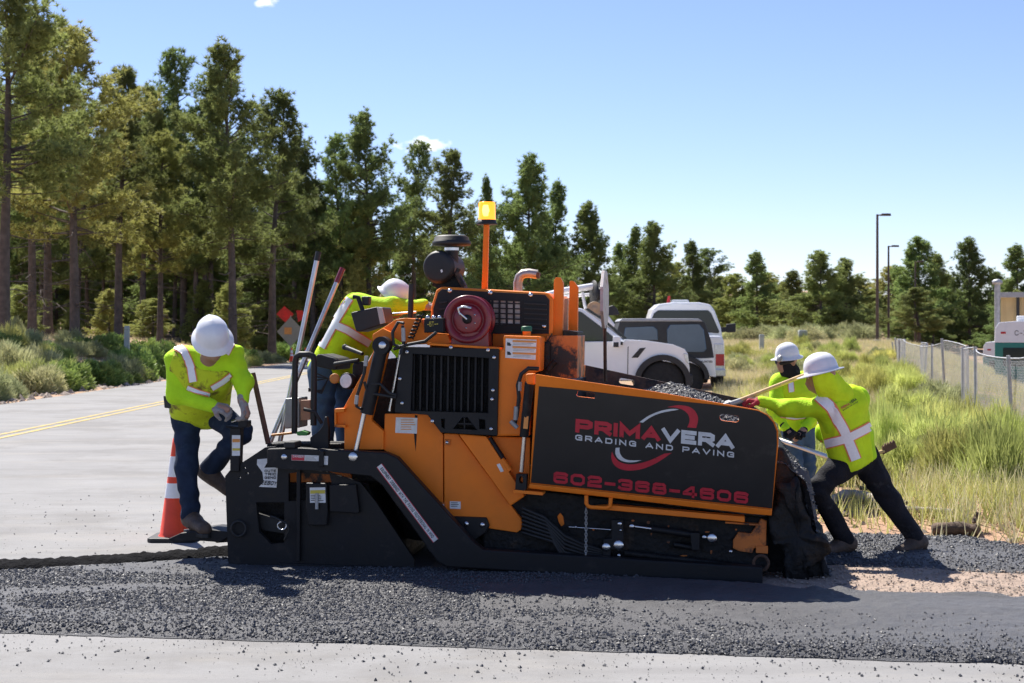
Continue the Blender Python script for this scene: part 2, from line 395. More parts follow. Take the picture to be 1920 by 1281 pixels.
OCT = np.array([(1, 0, 0), (-1, 0, 0), (0, 1, 0), (0, -1, 0), (0, 0, 1), (0, 0, -1)], float)
OCF = np.array([(0, 2, 4), (2, 1, 4), (1, 3, 4), (3, 0, 4), (2, 0, 5), (1, 2, 5), (3, 1, 5), (0, 3, 5)])
def pebbles(name, P, size, m, jitter=.45, parent=None):
    """many little stones as one mesh; P (n,3), size (n,)"""
    n = len(P); s = size[:, None, None] * (1 + jitter * (nrg.random((n, 6, 1)) - .5) * 2)
    a = nrg.random(n) * 6.28; c, sn = np.cos(a), np.sin(a)
    v = OCT[None] * s; v[:, :, 2] *= .75
    vx = v[:, :, 0] * c[:, None] - v[:, :, 1] * sn[:, None]; vy = v[:, :, 0] * sn[:, None] + v[:, :, 1] * c[:, None]
    tl = (nrg.random((n, 1)) - .5) * .9
    vz = v[:, :, 2] + vx * tl
    V = np.stack([vx, vy, vz], -1) + P[:, None, :]
    Fc = OCF[None] + (np.arange(n) * 6)[:, None, None]
    o = npmesh(name, V.reshape(-1, 3), Fc.reshape(-1, 3), m, parent, smooth=False)
    return stuff(o)
m_stone = mat('asphalt_stone', (.082, .082, .086), .55, 0, .5, 45, 0, spec=.4)
def scatter(near, far, n, hf, x0, x1, dens, smin, smax):
    P = []; Sz = []
    while len(P) < n:
        px = rng.uniform(x0, x1); t = rng.random()
        a = G(px, polyx(near, px)); b = G(px, polyx(far, px)); p = a.lerp(b, t)
        if rng.random() > dens(p, t, px): continue
        p.z = hf(p, t, px) + .003; P.append(p); Sz.append(smin + (smax - smin) * rng.random() ** 2.5)
    return np.array(P), np.array(Sz)
def dens1(p, t, px):
    q = .12 + 1.0 * sst(.05, .4, nz2(p.x * .6, p.y * 1.6, 1.1, 7) + .28 * (px < 900)) + .8 * math.exp(-(t / .14) ** 2) - (.5 if t > .6 and px > 480 else 0)
    if px > 1150: q *= .45 if t < .3 else .18
    if px < 450 and t > .93: q = 0
    return q
P1, S1 = scatter(NEAR, FAR, 26000, h_mat, -60, 1980, dens1, .005, .0125)
pebbles('loose_aggregate', P1, S1, m_stone)
P2, S2 = scatter(NEAR2, FAR2, 5000, h_mat2, 1440, 1980, lambda p, t, px: .25 + .9 * math.exp(-((t - 1) / .2) ** 2) + .5 * math.exp(-(t / .12) ** 2) + (.5 if px < 1700 else 0), .006, .015)
pebbles('loose_aggregate', P2, S2, m_stone)
m_rock = mat('dirt_stone', (.32, .26, .21), .9, 0, .5, 14)
P3, S3 = scatter(NEARB, FARB, 1400, lambda p, t, px: .016, 1440, 1980, lambda p, t, px: 1, .004, .013)
pebbles('gravel', P3, S3, m_rock)
# crumbs strewn on the old asphalt in front and behind
PP = []; SS = []
for i in range(1000):
    px = rng.uniform(-20, 1940); py = 1187 + px * .0313 + abs(rng.gauss(0, 38)); p = G(px, py); PP.append((p.x, p.y, .004)); SS.append(.0025 + .009 * rng.random() ** 5)
for i in range(300):
    px = rng.uniform(-20, 470); py = rng.uniform(930, 1055); p = G(px, py); PP.append((p.x, p.y, .003)); SS.append(.003 + .008 * rng.random() ** 4)
pebbles('asphalt_crumbs', np.array(PP), np.array(SS), m_stone)
# gravelly verge stones on the right shoulder and the left bank
PP = []; SS = []
for i in range(2600):
    y = rng.uniform(9.5, 16); x = edge_x(y) + abs(rng.gauss(0, .7)); PP.append((x, y, tz(x, y) + .004)); SS.append(.008 + .045 * rng.random() ** 4)
for i in range(1600):
    y = rng.uniform(24, 60); x = LEFT_X - abs(rng.gauss(0, 2.5)); PP.append((x, y, tz(x, y) + .01)); SS.append(.03 + .14 * rng.random() ** 4)
pebbles('gravel', np.array(PP), np.array(SS), m_rock)

# ------------------------------------------------------------ pine trees
m_bark = mat('pine_bark', (.1, .08, .068), .95, 0, .35, 5, .8, 14)
m_needle = mat('pine_needles', (.225, .28, .09), .6, 0, .3, .5, 0, trans=.5, objvar=.28, spec=.3)
m_needle2 = mat('pine_needles_yellow', (.36, .37, .11), .6, 0, .25, .5, 0, trans=.45, objvar=.15, spec=.3)
def needle_mesh(P, D, k, ln, wd, rs):
    n = len(P); P = np.repeat(P, k, 0); D = np.repeat(D, k, 0)
    r = rs.normal(size=(n * k, 3)); r /= np.linalg.norm(r, axis=1, keepdims=True)
    d = D * .8 + r; d /= np.linalg.norm(d, axis=1, keepdims=True) + 1e-9
    q = np.cross(d, rs.normal(size=(n * k, 3))); q /= np.linalg.norm(q, axis=1, keepdims=True) + 1e-9
    L_ = ln * rs.uniform(.6, 1.25, (n * k, 1)); w = wd * rs.uniform(.7, 1.3, (n * k, 1))
    V = np.stack([P - q * w, P + q * w, P + d * L_], 1).reshape(-1, 3)
    return V, np.arange(n * k * 3).reshape(-1, 3)
def pine_meshes(seed, H=12., pw=.5, c0=.34, Rm=2.5, nb=105, dead=14, lobes=6, k=20, bare=.0, wd=.017):
    r = random.Random(seed); rs = np.random.default_rng(seed)
    tr = MB(); lean = Vector((r.uniform(-.03, .03), r.uniform(-.03, .03), 0)) * H
    def axis(t): return Vector((0, 0, t * H)) + lean * t * t + Vector((math.sin(t * 7 + seed) * .05, math.cos(t * 5 + seed) * .05, 0)) * H * .12 * t
    r0 = .0155 * H
    tr.tube([axis(i / 14) - (Vector((0, 0, .3)) if i == 0 else Vector()) for i in range(15)], [max(.02, r0 * (1.25 if i == 0 else 1) * (1 - i / 14) ** .85) for i in range(15)], 9, False)
    lob = [(r.uniform(0, 6.28), r.uniform(c0, .95), r.uniform(.7, 1.35)) for _ in range(lobes * 3)]
    P = []; D = []
    for b in range(nb):
        t = c0 + (1 - c0) * (b + r.random()) / nb
        u = (t - c0) / (1 - c0)
        prof = min(1, (u + .16) / .3) ** .7 * (1 - u) ** pw + .06
        az = r.uniform(0, 6.28)
        m = 1.0
        for la, lt, lm in lob:
            dd = abs((az - la + 3.14) % 6.28 - 3.14) / .7; dt = (t - lt) / .07
            m += (lm - 1) * 1.5 * math.exp(-dd * dd - dt * dt)
        L_ = Rm * prof * r.choice((.5, .75, .9, 1.0, 1.15)) * r.uniform(.85, 1.12) * max(.35, m)
        o = axis(t); el = -.05 + .8 * u + r.uniform(-.3, .35)
        d = Vector((math.cos(az) * math.cos(el), math.sin(az) * math.cos(el), math.sin(el)))
        pts = []
        for i in range(5):
            s = i / 4; pts.append(o + d * L_ * s + Vector((0, 0, (.16 * s * s - .05 * s) * L_)))
        tr.tube(pts, [max(.008, (.012 + .012 * L_) * (1 - .8 * i / 4)) for i in range(5)], 4, False)
        nt_ = max(3, int(9 * L_ / 1.5 + 3))
        for i in range(nt_):
            s = .32 + .68 * (i + r.random()) / nt_
            q = o + d * L_ * s + Vector((0, 0, (.16 * s * s - .05 * s) * L_))
            side = d.cross(Vector((0, 0, 1))).normalized() * r.choice((-1, 1))
            off = L_ * .30 * (1.15 - s) * r.uniform(.3, 1.2)
            dd = (d + side * 1.0 + Vector((0, 0, .35))).normalized()
            for w in (0, .55, 1):
                pp = q + dd * off * w + Vector((r.gauss(0, .1), r.gauss(0, .1), r.gauss(0, .15)))
                P.append(pp); D.append((dd + Vector((0, 0, .5))).normalized())
    for i in range(10): P.append(axis(.93 + .07 * i / 9)); D.append(Vector((0, 0, 1)))
    for i in range(dead):                                  # bare dead twigs below the crown
        t = r.uniform(.1, c0 + .12); az = r.uniform(0, 6.28); L_ = Rm * r.uniform(.25, .7); o = axis(t)
        d = Vector((math.cos(az), math.sin(az), r.uniform(-.35, .25)))
        tr.tube([o, o + d * L_ * .5 + Vector((0, 0, r.uniform(-.1, .1))), o + d * L_ + Vector((r.gauss(0, .15), r.gauss(0, .15), r.uniform(-.3, .2)))], [.03, .018, .008], 4, False)
    V, Fc = needle_mesh(np.array([tuple(p) for p in P]), np.array([tuple(p) for p in D]), k, .21, wd, rs)
    return tr, V, Fc
PROTO = []
def make_pine(seed, needle, **kw):
    tr, V, Fc = pine_meshes(seed, **kw)
    root = thing('pine_tree', 'x', 'tree')
    tr.build('trunk', m_bark, root); npmesh('crown', V, Fc, needle, root, smooth=False)
    PROTO.append([root, False, kw.get('H', 12.), kw.get('Rm', 2.5)])
make_pine(1, m_needle, H=12, pw=.62, c0=.38, Rm=2.6, nb=100)
make_pine(2, m_needle, H=12, pw=.7, c0=.34, Rm=2.4, nb=92)
make_pine(3, m_needle2, H=12, c0=.36, Rm=2.5, nb=84, dead=24)
make_pine(4, m_needle, H=12, c0=.42, Rm=2.0, nb=70, dead=20, k=18)
make_pine(5, m_needle, H=8, pw=.8, c0=.08, Rm=2.3, nb=120, dead=4)
make_pine(6, m_needle, H=8, pw=.85, c0=.1, Rm=2.0, nb=105, dead=8)
make_pine(7, m_needle2, H=6, c0=.08, Rm=1.6, nb=80, dead=2)
def plant_pine(kind, px, top, d, width, label, group=None, base=None):
    pr = PROTO[kind]
    root = pr[0] if not pr[1] else copy_tree(pr[0]); pr[1] = True
    x = (px - CX) / F * d; d0 = d
    if road_out(x, d) < 1.3:                                # keep trunks off the pavement: step back along the same line of sight
        for k in range(400):
            d += .5; x = (px - CX) / F * d
            if road_out(x, d) > 1.3: break
    width *= d / d0
    z0 = tz(x, d) - .05; H = EYE + (HY - top) / F * d - z0
    root.location = (x, d, z0); s = H / pr[2]; w = width / (2 * pr[3])
    root.scale = (w, w, s); root.rotation_euler = (0, 0, rng.uniform(0, 6.28))
    tag(root, label, 'tree', group)
GA = 'pines of the stand along the far side of the two-lane road'
LA = 'tall ponderosa pine with bare lower trunk in the stand across the road'
main_trees = [  # kind, photo x, photo y of the top, distance, crown width in metres, label
 (0, 8, -95, 46, 5.4, 'thickest dark pine, cut by the picture edge beside the sagebrush bank'),
 (2, 140, 66, 52, 5.0, 'tall yellow-green pine with crooked trunk behind the green leafy shrubs on the bank'),
 (1, 222, 138, 62, 4.6, LA), (0, 268, 172, 72, 4.8, LA), (3, 345, 106, 80, 4.6, 'thin airy pine rising between two denser crowns'),
 (0, 436, 96, 62, 5.4, 'broad dense pine with the highest pointed crown above the bending worker'),
 (1, 510, 180, 66, 4.9, LA), (0, 552, 262, 74, 4.4, LA), (1, 60, 40, 58, 4.6, LA), (3, 90, 130, 66, 4.6, LA), (1, 395, 190, 76, 4.4, LA), (2, 300, 260, 64, 3.8, LA),
 (1, 640, 262, 96, 4.6, 'slender pine left of the tall pointed one behind the operator'), (0, 692, 222, 92, 5.6, 'tall pointed pine standing behind the operator in the hard hat'),
 (6, 680, 394, 72, 3.4, 'small pale young pine in front of the taller pines behind the operator'),
 (3, 775, 276, 104, 4.2, 'thin pine under the small white cloud'), (1, 838, 290, 94, 5.2, 'full pine behind the air cleaner of the paver'),
 (5, 915, 342, 110, 3.6, 'narrow pine top showing behind the amber beacon'), (4, 990, 303, 92, 5.4, 'broad full pine right of the amber beacon'),
 (5, 1040, 350, 100, 4.0, 'pine partly hidden by the broad one right of the beacon'), (4, 1100, 388, 98, 4.4, 'pine behind the orange uprights of the paver'), (5, 1165, 462, 110, 3.6, 'short pine above the round spool of the utility truck'),
 (4, 1228, 424, 98, 4.6, 'round-topped pine behind the white pickup roof'), (5, 1190, 432, 108, 3.6, 'slim pine just beside the round-topped pine behind the vehicles'),
 (5, 1300, 458, 112, 3.6, 'dark pine behind the pickup mirror'), (3, 1336, 470, 125, 3.8, 'wispy pine between the pickup and the field boxes'), (5, 1420, 478, 112, 4.0, 'pointed pine above the small grey utility box'),
 (4, 1540, 476, 100, 4.8, 'broad twin-crowned pine near the tallest light pole'), (4, 1588, 490, 102, 4.4, 'dense dark pine whose crown merges with the twin-crowned one'), (5, 1488, 512, 108, 3.8, 'shorter pine left of the broad twin-crowned pine'),
 (4, 1722, 452, 105, 5.0, 'broad pine behind the second and third light poles'), (5, 1760, 482, 112, 4.2, 'pine filling the gap between the third and fourth light poles'), (4, 1818, 453, 104, 4.2, 'straight pine left of the building vent pipe'), (5, 1908, 466, 120, 4.8, 'pine rising behind the tan building'),
 (6, 1640, 545, 120, 3.2, 'low pine behind the tallest light pole'), (6, 1380, 520, 118, 3.6, 'low pine left of the small grey utility box'), (6, 1455, 540, 120, 3.6, 'low pine behind the large grey utility box'), (6, 1270, 500, 120, 3.6, 'low pine peeking over the pickup cab')]
for k, px, top, d, w, lb in main_trees: plant_pine(k, px, top, d * (1.22 if px < 600 else 1) + (48 if px > 1600 else 0), w * (1.7 if px > 1600 else 1.2 if px > 950 else 1.08 if px > 600 else 1.25), lb, GA if lb == LA else None)
GB = 'back rows of the pine wood left of the vehicles'; LB = 'pine in the shaded back rows behind the tall roadside stand'
GB2 = 'back rows of pines beyond the field'; LB2 = 'distant pine in the back rows beyond the vehicles and the grassy field'
r2 = random.Random(5)
for i in range(46):
    px = -40 + 660 * (i + r2.random()) / 46; d = r2.uniform(92, 135)
    plant_pine(r2.choice((0, 1, 3, 0)), px, (230 if px < 480 else 330) + r2.uniform(-20, 130), d, r2.uniform(4, 5.5), LB, GB)
for i in range(44):
    px = 590 + 1360 * (i + r2.random()) / 44; d = r2.uniform(122, 165)
    lo = polyx([(500, 330), (700, 400), (1000, 420), (1150, 500), (1400, 540), (1700, 540), (2100, 540)], px)
    plant_pine(r2.choice((4, 5, 1)), px, lo + r2.uniform(0, 60), d, r2.uniform(4, 5.5), LB2, GB2)

for i in range(40):
    px = -60 + 700 * (i + r2.random()) / 40; d = r2.uniform(98, 150)
    plant_pine(r2.choice((4, 5, 4)), px, r2.uniform(400, 500), d, r2.uniform(4.5, 6), LB, GB)
for i in range(34):
    px = 560 + 1400 * (i + r2.random()) / 34; d = r2.uniform(165, 200)
    plant_pine(r2.choice((4, 6)), px, r2.uniform(505, 550), d, r2.uniform(6, 9), LB2, GB2)

for i in range(9):
    px = -30 + 620 * (i + r2.random()) / 9; d = r2.uniform(76, 95)
    plant_pine(6, px, r2.uniform(530, 580), d, r2.uniform(2.4, 3.2), 'young bushy pine growing between the trunks of the stand', 'young pines between the trunks')

# ------------------------------------------------------------ shrubs, grass, logs
def bush_mesh(seed, n, rad, h, upright, wd, ln):
    rs = np.random.default_rng(seed)
    u = rs.normal(size=(n, 3)); u /= np.linalg.norm(u, axis=1, keepdims=True); u[:, 2] = np.abs(u[:, 2])
    lump = 1 + .22 * np.sin(u[:, :1] * 5 + seed) * np.cos(u[:, 1:2] * 6 + seed * 2)
    rr = rs.uniform(.25, 1, (n, 1)) ** .5 * lump
    P = u * rr * np.array([[rad, rad, h]])
    d = u * np.array([[1, 1, 1]]) + np.array([[0, 0, upright]]) + rs.normal(size=(n, 3)) * .35
    d /= np.linalg.norm(d, axis=1, keepdims=True)
    q = np.cross(d, rs.normal(size=(n, 3))); q /= np.linalg.norm(q, axis=1, keepdims=True) + 1e-9
    L_ = ln * rs.uniform(.5, 1.3, (n, 1)); w = wd * rs.uniform(.6, 1.4, (n, 1))
    a = P - d * L_ * .5
    V = np.stack([a - q * w, a + q * w, a + d * L_ + q * w * .3], 1).reshape(-1, 3)
    V[:, 2] = np.maximum(V[:, 2], -.02)
    return V, np.arange(n * 3).reshape(-1, 3)
m_rabbit = mat('rabbitbrush', (.52, .54, .17), .75, 0, .35, 2.5, 0, trans=.45, objvar=.25, spec=.2)
m_sage = mat('sagebrush', (.42, .43, .22), .8, 0, .35, 2.5, 0, trans=.4, objvar=.2, spec=.2)
m_leafy = mat('leafy_shrub', (.24, .33, .085), .6, 0, .35, 2.5, 0, trans=.35, objvar=.15, spec=.3)
m_twig = mat('dry_twig', (.24, .2, .16), .9, 0, .3, 6)
BUSH = []
for i, (mm, n, up, wd, ln) in enumerate([(m_rabbit, 5200, 1.1, .006, .2), (m_sage, 5200, .6, .008, .15), (m_leafy, 3800, .3, .022, .09), (m_rabbit, 4200, 1.6, .005, .26)]):
    V, Fc = bush_mesh(20 + i, n, .5, .62, up, wd, ln)
    t_ = MB(); r3 = random.Random(i)
    for _ in range(26):
        a = r3.uniform(0, 6.28); e = r3.uniform(.25, 1.3); L_ = r3.uniform(.3, .5)
        t_.tube([(0, 0, -.03), (math.cos(a) * L_ * .5 * math.cos(e), math.sin(a) * L_ * .5 * math.cos(e), L_ * .55 * math.sin(e)), (math.cos(a) * L_ * math.cos(e), math.sin(a) * L_ * math.cos(e), L_ * math.sin(e))], [.009, .006, .003], 3, False)
    root = thing('shrub', 'x', 'shrub'); npmesh('foliage', V, Fc, mm, root, smooth=False); t_.build('stems', m_twig, root)
    BUSH.append([root, False])
def shrub(kind, x, y, w, h, name, label, group=None):
    if x < -4 and road_out(x, y) < w * .5 + .3: x = LEFT_X - w * .5 - .4
    b = BUSH[kind]; root = b[0] if not b[1] else copy_tree(b[0]); b[1] = True
    root.name = name; root.location = (x, y, tz(x, y) - .03); root.scale = (w, w, h / .75); root.rotation_euler = (0, 0, rng.uniform(0, 6.28))
    tag(root, label, 'shrub', group)
GS = 'sagebrush clumps on the bank beside the road'; LS = 'grey-green sagebrush clump on the red bank beside the road'
sage = [(-10, .9, 1.5, 1.0), (22, .8, 1.2, .7), (48, 1.6, 1.7, 1.05), (85, 1.0, 1.6, .95), (112, 1.7, 1.6, .95), (70, 3.0, 1.8, 1.2), (20, 3.2, 1.8, 1.25), (-15, 4.0, 1.9, 1.3), (100, 3.8, 1.7, 1.0), (45, 5.5, 1.9, 1.2), (140, 1.0, 1.0, .6), (12, 5.8, 1.9, 1.3),
        (178, 1.4, 1.2, .65), (205, 1.0, 1.2, .7), (235, 1.3, 1.3, .75), (262, .9, 1.2, .65), (285, 1.4, 1.4, .8), (310, 1.0, 1.2, .7), (440, 1.2, 1.5, .8), (465, 1.0, 1.4, .7), (490, 1.3, 1.5, .8), (512, 1.0, 1.3, .6)]
for px, k, w, h in sage:
    d = (-LEFT_X + k) * F / (CX - px); shrub(rng.choice((0, 1, 1)), (px - CX) / F * d, d, w, h, 'sagebrush', LS, GS)
GL_ = 'green leafy shrubs at the foot of the pines'; LL = 'bright green leafy shrub at the foot of the pines'
for px, d, w, h in [(100, 42, 1.6, .9), (125, 43, 1.6, 1.0), (170, 46, 1.6, .9), (205, 47, 1.4, .9), (275, 50, 1.6, 1.0), (310, 51, 1.8, 1.2), (345, 53, 1.6, 1.4), (300, 55, 1.8, 1.3), (495, 72, 1.8, 1.0), (470, 66, 1.5, .9), (560, 85, 2, 1.2), (600, 90, 2.2, 1.4)]:
    shrub(2, (px - CX) / F * d, d, w, h, 'leafy_shrub', LL, GL_)
for i in range(30):
    px = -20 + 560 * (i + r2.random()) / 30; d = r2.uniform(46, 68)
    shrub(r2.choice((2, 2, 1)), (px - CX) / F * d, d, r2.uniform(1.2, 2.2), r2.uniform(.6, 1.2), 'leafy_shrub', LL, GL_)
GR = 'rabbitbrush clumps in the grassy field'; LR = 'yellow-green rabbitbrush clump in the grassy field beside the road'
def field_shrub(kind, x, y, w, h):
    nm, col = ('sagebrush', 'grey-green sagebrush clump') if kind == 1 else ('rabbitbrush', 'yellow-green rabbitbrush clump')
    if fence_side(x, y) > -2.2: wh = 'growing close along the chain-link fence'
    elif y < 18: wh = 'on the verge right behind the lunging worker and logs'
    elif y < 40: wh = 'in the middle of the grassy field, away from the fence'
    else: wh = 'in the far grass around the grey utility boxes'
    size = 'tall ' if h > .65 else 'low '
    shrub(kind, x, y, w, h, nm, size + col + ' ' + wh, nm + ' ' + wh)
near_b = [(1880, 900, 14.2, 1.3, .8), (1800, 905, 14.6, 1.0, .7), (1700, 880, 15.2, .9, .55), (1760, 850, 16.5, 1.2, .75), (1900, 830, 17.5, 1.2, .8), (1840, 800, 19, 1.2, .8), (1700, 800, 19.5, 1.1, .7), (1640, 760, 22, 1.3, .8),
          (1690, 745, 24, 1.4, .9), (1750, 760, 23, 1.2, .75), (1810, 775, 21.5, 1.3, .85), (1600, 905, 14.8, .8, .45), (1540, 880, 16, .8, .5)]
for px, py, d, w, h in near_b: field_shrub(rng.choice((0, 3)), (px - CX) / F * d, d, w, h)
i = 0
while i < 80:
    d = 15 + 55 * rng.random() ** .8; px = rng.uniform(1370, 1930); x = (px - CX) / F * d
    if fence_side(x, d) > -.3 or x < edge_x(d) + .8 or (abs(x - 2.8) < 3.2 and 28 < d < 46): continue
    field_shrub(rng.choice((0, 3, 3, 1)), x, d, rng.uniform(.6, 1.4), rng.uniform(.4, .85)); i += 1
i = 0
while i < 12:
    d = 84 + 14 * rng.random(); px = rng.uniform(1240, 1660); x = (px - CX) / F * d
    shrub(1, x, d, rng.uniform(1.8, 3.0), rng.uniform(.8, 1.5), 'leafy_shrub', 'dark bushy shrub along the far edge of the field under the pines', 'bushes along the far field edge'); i += 1
# grass (nobody could count it)
def grass(name, pts, hmin, hmax, wd, m):
    P = np.array(pts); n = len(P); k = 3
    P = np.repeat(P, k, 0) + nrg.normal(size=(n * k, 3)) * np.array([[.035, .035, 0]])
    h = nrg.uniform(hmin, hmax, (n * k, 1)); a = nrg.uniform(0, 6.28, n * k)
    q = np.stack([np.cos(a), np.sin(a), 0 * a], 1) * wd
    tip = nrg.normal(size=(n * k, 3)) * np.array([[.3, .3, .0]]) * h; tip[:, 2] = h[:, 0]
    V = np.stack([P - q, P + q, P + tip], 1).reshape(-1, 3)
    return stuff(npmesh(name, V, np.arange(n * k * 3).reshape(-1, 3), m, smooth=False))
m_gg = mat('green_grass', (.5, .5, .18), .8, 0, .35, .7, 0, trans=.35, spec=.2); m_gd = mat('dry_grass', (.66, .6, .36), .85, 0, .3, .7, 0, trans=.3, spec=.2)
for nm, mm, n, hh, of in (('grass', m_gg, 30000, (.08, .26), 0), ('dry_grass', m_gd, 30000, (.1, .34), 31)):
    pts = []
    while len(pts) < n:
        d = 10 + 75 * rng.random() ** 1.15
        if rng.random() < .86: px = rng.uniform(1340, 1960)
        else: px = rng.uniform(-30, 560); d = rng.uniform(24, 85)
        x = (px - CX) / F * d; out = road_out(x, d)
        if out < .25 or (px > 600 and fence_side(x, d) > 6): continue
        if rng.random() > sst(-.35, .35, nz2(x, d, .45, of) + .15) * sst(.5, 2.2, out) + .015: continue
        pts.append((x, d, tz(x, d)))
    grass(nm, pts, *hh, .007, mm)
m_log = mat('weathered_wood', (.36, .31, .26), .9, 0, .3, 6, .6, 25); m_logd = mat('dark_wood', (.1, .065, .045), .9, 0, .4, 8, .6, 25)
def log(pts, r, m, label):
    mb = MB(); P = [Vector(p) for p in pts]; Q = []
    for a, b in zip(P, P[1:]):
        for i in range(5): Q.append(a.lerp(b, i / 5) + Vector((rng.gauss(0, r * .12), 0, rng.gauss(0, r * .12))))
    Q.append(P[-1]); mb.tube(Q, [r * rng.uniform(.75, 1.15) for _ in Q], 9)
    return tag(mb.build('log', m, None), label, 'log')
def lg(px, py, up): p = G(px, py); p.z = tz(p.x, p.y) + up; return p
log([lg(1520, 975, .05), lg(1600, 968, .06), lg(1680, 984, .06)], .05, m_log, 'pale weathered log lying behind the lunging worker')
log([lg(1612, 968, .1), lg(1650, 972, .1), lg(1700, 986, .08)], .022, m_logd, 'thin dark branch resting on the pale log')
log([lg(1668, 984, .05), lg(1730, 990, .05), lg(1790, 994, .05)], .028, m_log, 'grey branch on the verge beside the fresh asphalt')
log([lg(1745, 1006, .05), lg(1800, 1008, .06), lg(1834, 1010, .06)], .05, m_logd, 'short charred log with a broken stub on the verge')
log([lg(1826, 1007, .08), lg(1830, 1006, .11), lg(1834, 1006, .15)], .022, m_logd, 'broken stub sticking up from the charred log')

# ------------------------------------------------------------ the asphalt paver (traced on its own side plane, with real depth)
YAW = R(8)
PO = G(930, 1082); PU = Vector((math.cos(YAW), -math.sin(YAW), 0)); PV = Vector((math.sin(YAW), math.cos(YAW), 0)); CAMP = Vector((0, 0, EYE))
def L(px, py, o=0.):
    d = Vector(((px - CX) / F, 1, (HY - py) / F)); t = ((PO - CAMP).dot(PV) + o) / d.dot(PV); p = CAMP + d * t - PO
    return Vector((p.dot(PU), o, p.z))
def WP(l): return PO + PU * l.x + PV * l.y + Vector((0, 0, l.z))           # local -> world
c1 = lambda x, y: (260 + x / 2.288, 540 + y / 2.288)
c2 = lambda x, y: (700 + x / 3.202, 360 + y / 3.2025)
c3 = lambda x, y: (620 + x / 2.372, 560 + y / 2.372)
c4 = lambda x, y: (900 + x / 2.743, 680 + y / 2.743)
cA = lambda x, y: (500 + x / 3.203, 460 + y / 3.2025)
cB = lambda x, y: (420 + x / 4.575, 820 + y / 4.575)
cC = lambda x, y: (1020 + x / 3.4286, 900 + y / 3.4286)
def cc(f, pts): return [f(*p) for p in pts]
paver = thing('asphalt_paver', 'orange and black tracked asphalt paver with lettered hopper wing and lit beacon', 'paver', PO, -YAW)
m_or = mat('orange_paint', (.86, .215, .018), .5, 0, .07, 5, .05, 40, spec=.25, stain=(.05, .03, .02), stain_amt=.18, stain_scale=3.2, rough_var=.08)
m_ord = mat('worn_orange_paint', (.62, .17, .02), .5, 0, .15, 6, .15, 40, stain=(.015, .013, .012), stain_amt=.62, stain_scale=4.5)
m_blk = mat('black_paint', (.011, .011, .012), .55, 0, .35, 5, .06, 40, stain=(.035, .03, .026), stain_amt=.3, stain_scale=5, rough_var=.12, spec=.3)
m_tar = mat('tar_coated_steel', (.009, .009, .009), .6, 0, .5, 7, .8, 26, spec=.3, stain=(.045, .03, .02), stain_amt=.35, stain_scale=4)
m_rub = mat('black_rubber', (.014, .014, .014), .6, 0, .3, 9)
m_steel = mat('bright_steel', (.62, .62, .62), .25, 1, .08, 9)
m_grey = mat('grey_metal', (.34, .34, .33), .5, .3, .15, 7)
m_rust = mat('rusty_steel', (.09, .05, .032), .7, .2, .5, 6, .4, 30, stain=(.02, .018, .017), stain_amt=.6, stain_scale=4)
m_red = mat('dark_red_paint', (.2, .012, .02), .35, 0, .12, 6, coat=.2)
m_wht = mat('white_sticker', (.72, .72, .7), .5, 0, .12, 30); m_yst = mat('yellow_sticker', (.6, .48, .06), .5); m_rst = mat('red_sticker', (.55, .03, .05), .5)
m_ost = mat('orange_sticker', (.7, .28, .06), .5); m_ink = mat('black_ink', (.02, .02, .02), .6)
m_lred = mat('logo_red', (.52, .03, .05), .45, 0, .1, 20, stain=(.05, .01, .012), stain_amt=.25, stain_scale=18); m_lwh = mat('logo_grey_white', (.62, .65, .68), .45, 0, .12, 20)
def pp(name, pts, o0, o1, m, bevel=.006, holes=(), parent=None):
    mb = MB(); mb.prism([L(x, y, o0) for x, y in pts], (0, o1 - o0, 0), [[L(x, y, o0) for x, y in h] for h in holes])
    return mb.build(name, m, parent or paver, bevel)
def pt(name, pts, r, m, seg=10, parent=None, bevel=0):
    return MB().tube([L(*p) for p in pts], r, seg).build(name, m, parent or paver)
_bolt = MB().lathe([(.017, 0), (.017, .006), (.011, .011), (0, .012)], axis=(0, -1, 0), seg=10).build('bolt', m_steel, paver); _bolt_used = [False]
def bolt(px, py, o, s=1., parent=None):
    b = _bolt if not _bolt_used[0] else _bolt.copy()
    if _bolt_used[0]: COL.objects.link(b)
    _bolt_used[0] = True; b.parent = parent or paver; b.location = L(px, py, o); b.scale = (s, 1, s)
def rect(x0, y0, x1, y1): return [(x0, y0), (x1, y0), (x1, y1), (x0, y1)]
def ell(cx, cy, rx, ry, n=14): return [(cx + rx * math.cos(6.2832 * i / n), cy + ry * math.sin(6.2832 * i / n)) for i in range(n)]
def slot(x0, y0, x1, y1, sk=0.):     # rounded slot, sk = drop of the right end
    r = (y1 - y0) / 2; P = []
    for i in range(7): a = -math.pi / 2 + math.pi * i / 6; P.append((x1 - r + r * math.cos(a), (y0 + y1) / 2 + sk + r * math.sin(a)))
    for i in range(7): a = math.pi / 2 + math.pi * i / 6; P.append((x0 + r + r * math.cos(a), (y0 + y1) / 2 + r * math.sin(a)))
    return P
def sticker(name, pts, o, m, parent=None):
    return MB().prism([L(x, y, o) for x, y in pts], (0, .0015, 0)).build(name, m, parent or paver)
def lines(px0, py0, px1, py1, n, o, m, parent, h=.35, sk=0.):
    mb = MB(); st = (py1 - py0) / n
    for i in range(n):
        y = py0 + st * i; xr = px0 + (px1 - px0) * rng.uniform(.7, 1)
        mb.prism([L(px0, y, o), L(xr, y + sk * (xr - px0), o), L(xr, y + st * h + sk * (xr - px0), o), L(px0, y + st * h, o)], (0, .001, 0))
    return stuff(mb.build('lettering', m, parent))

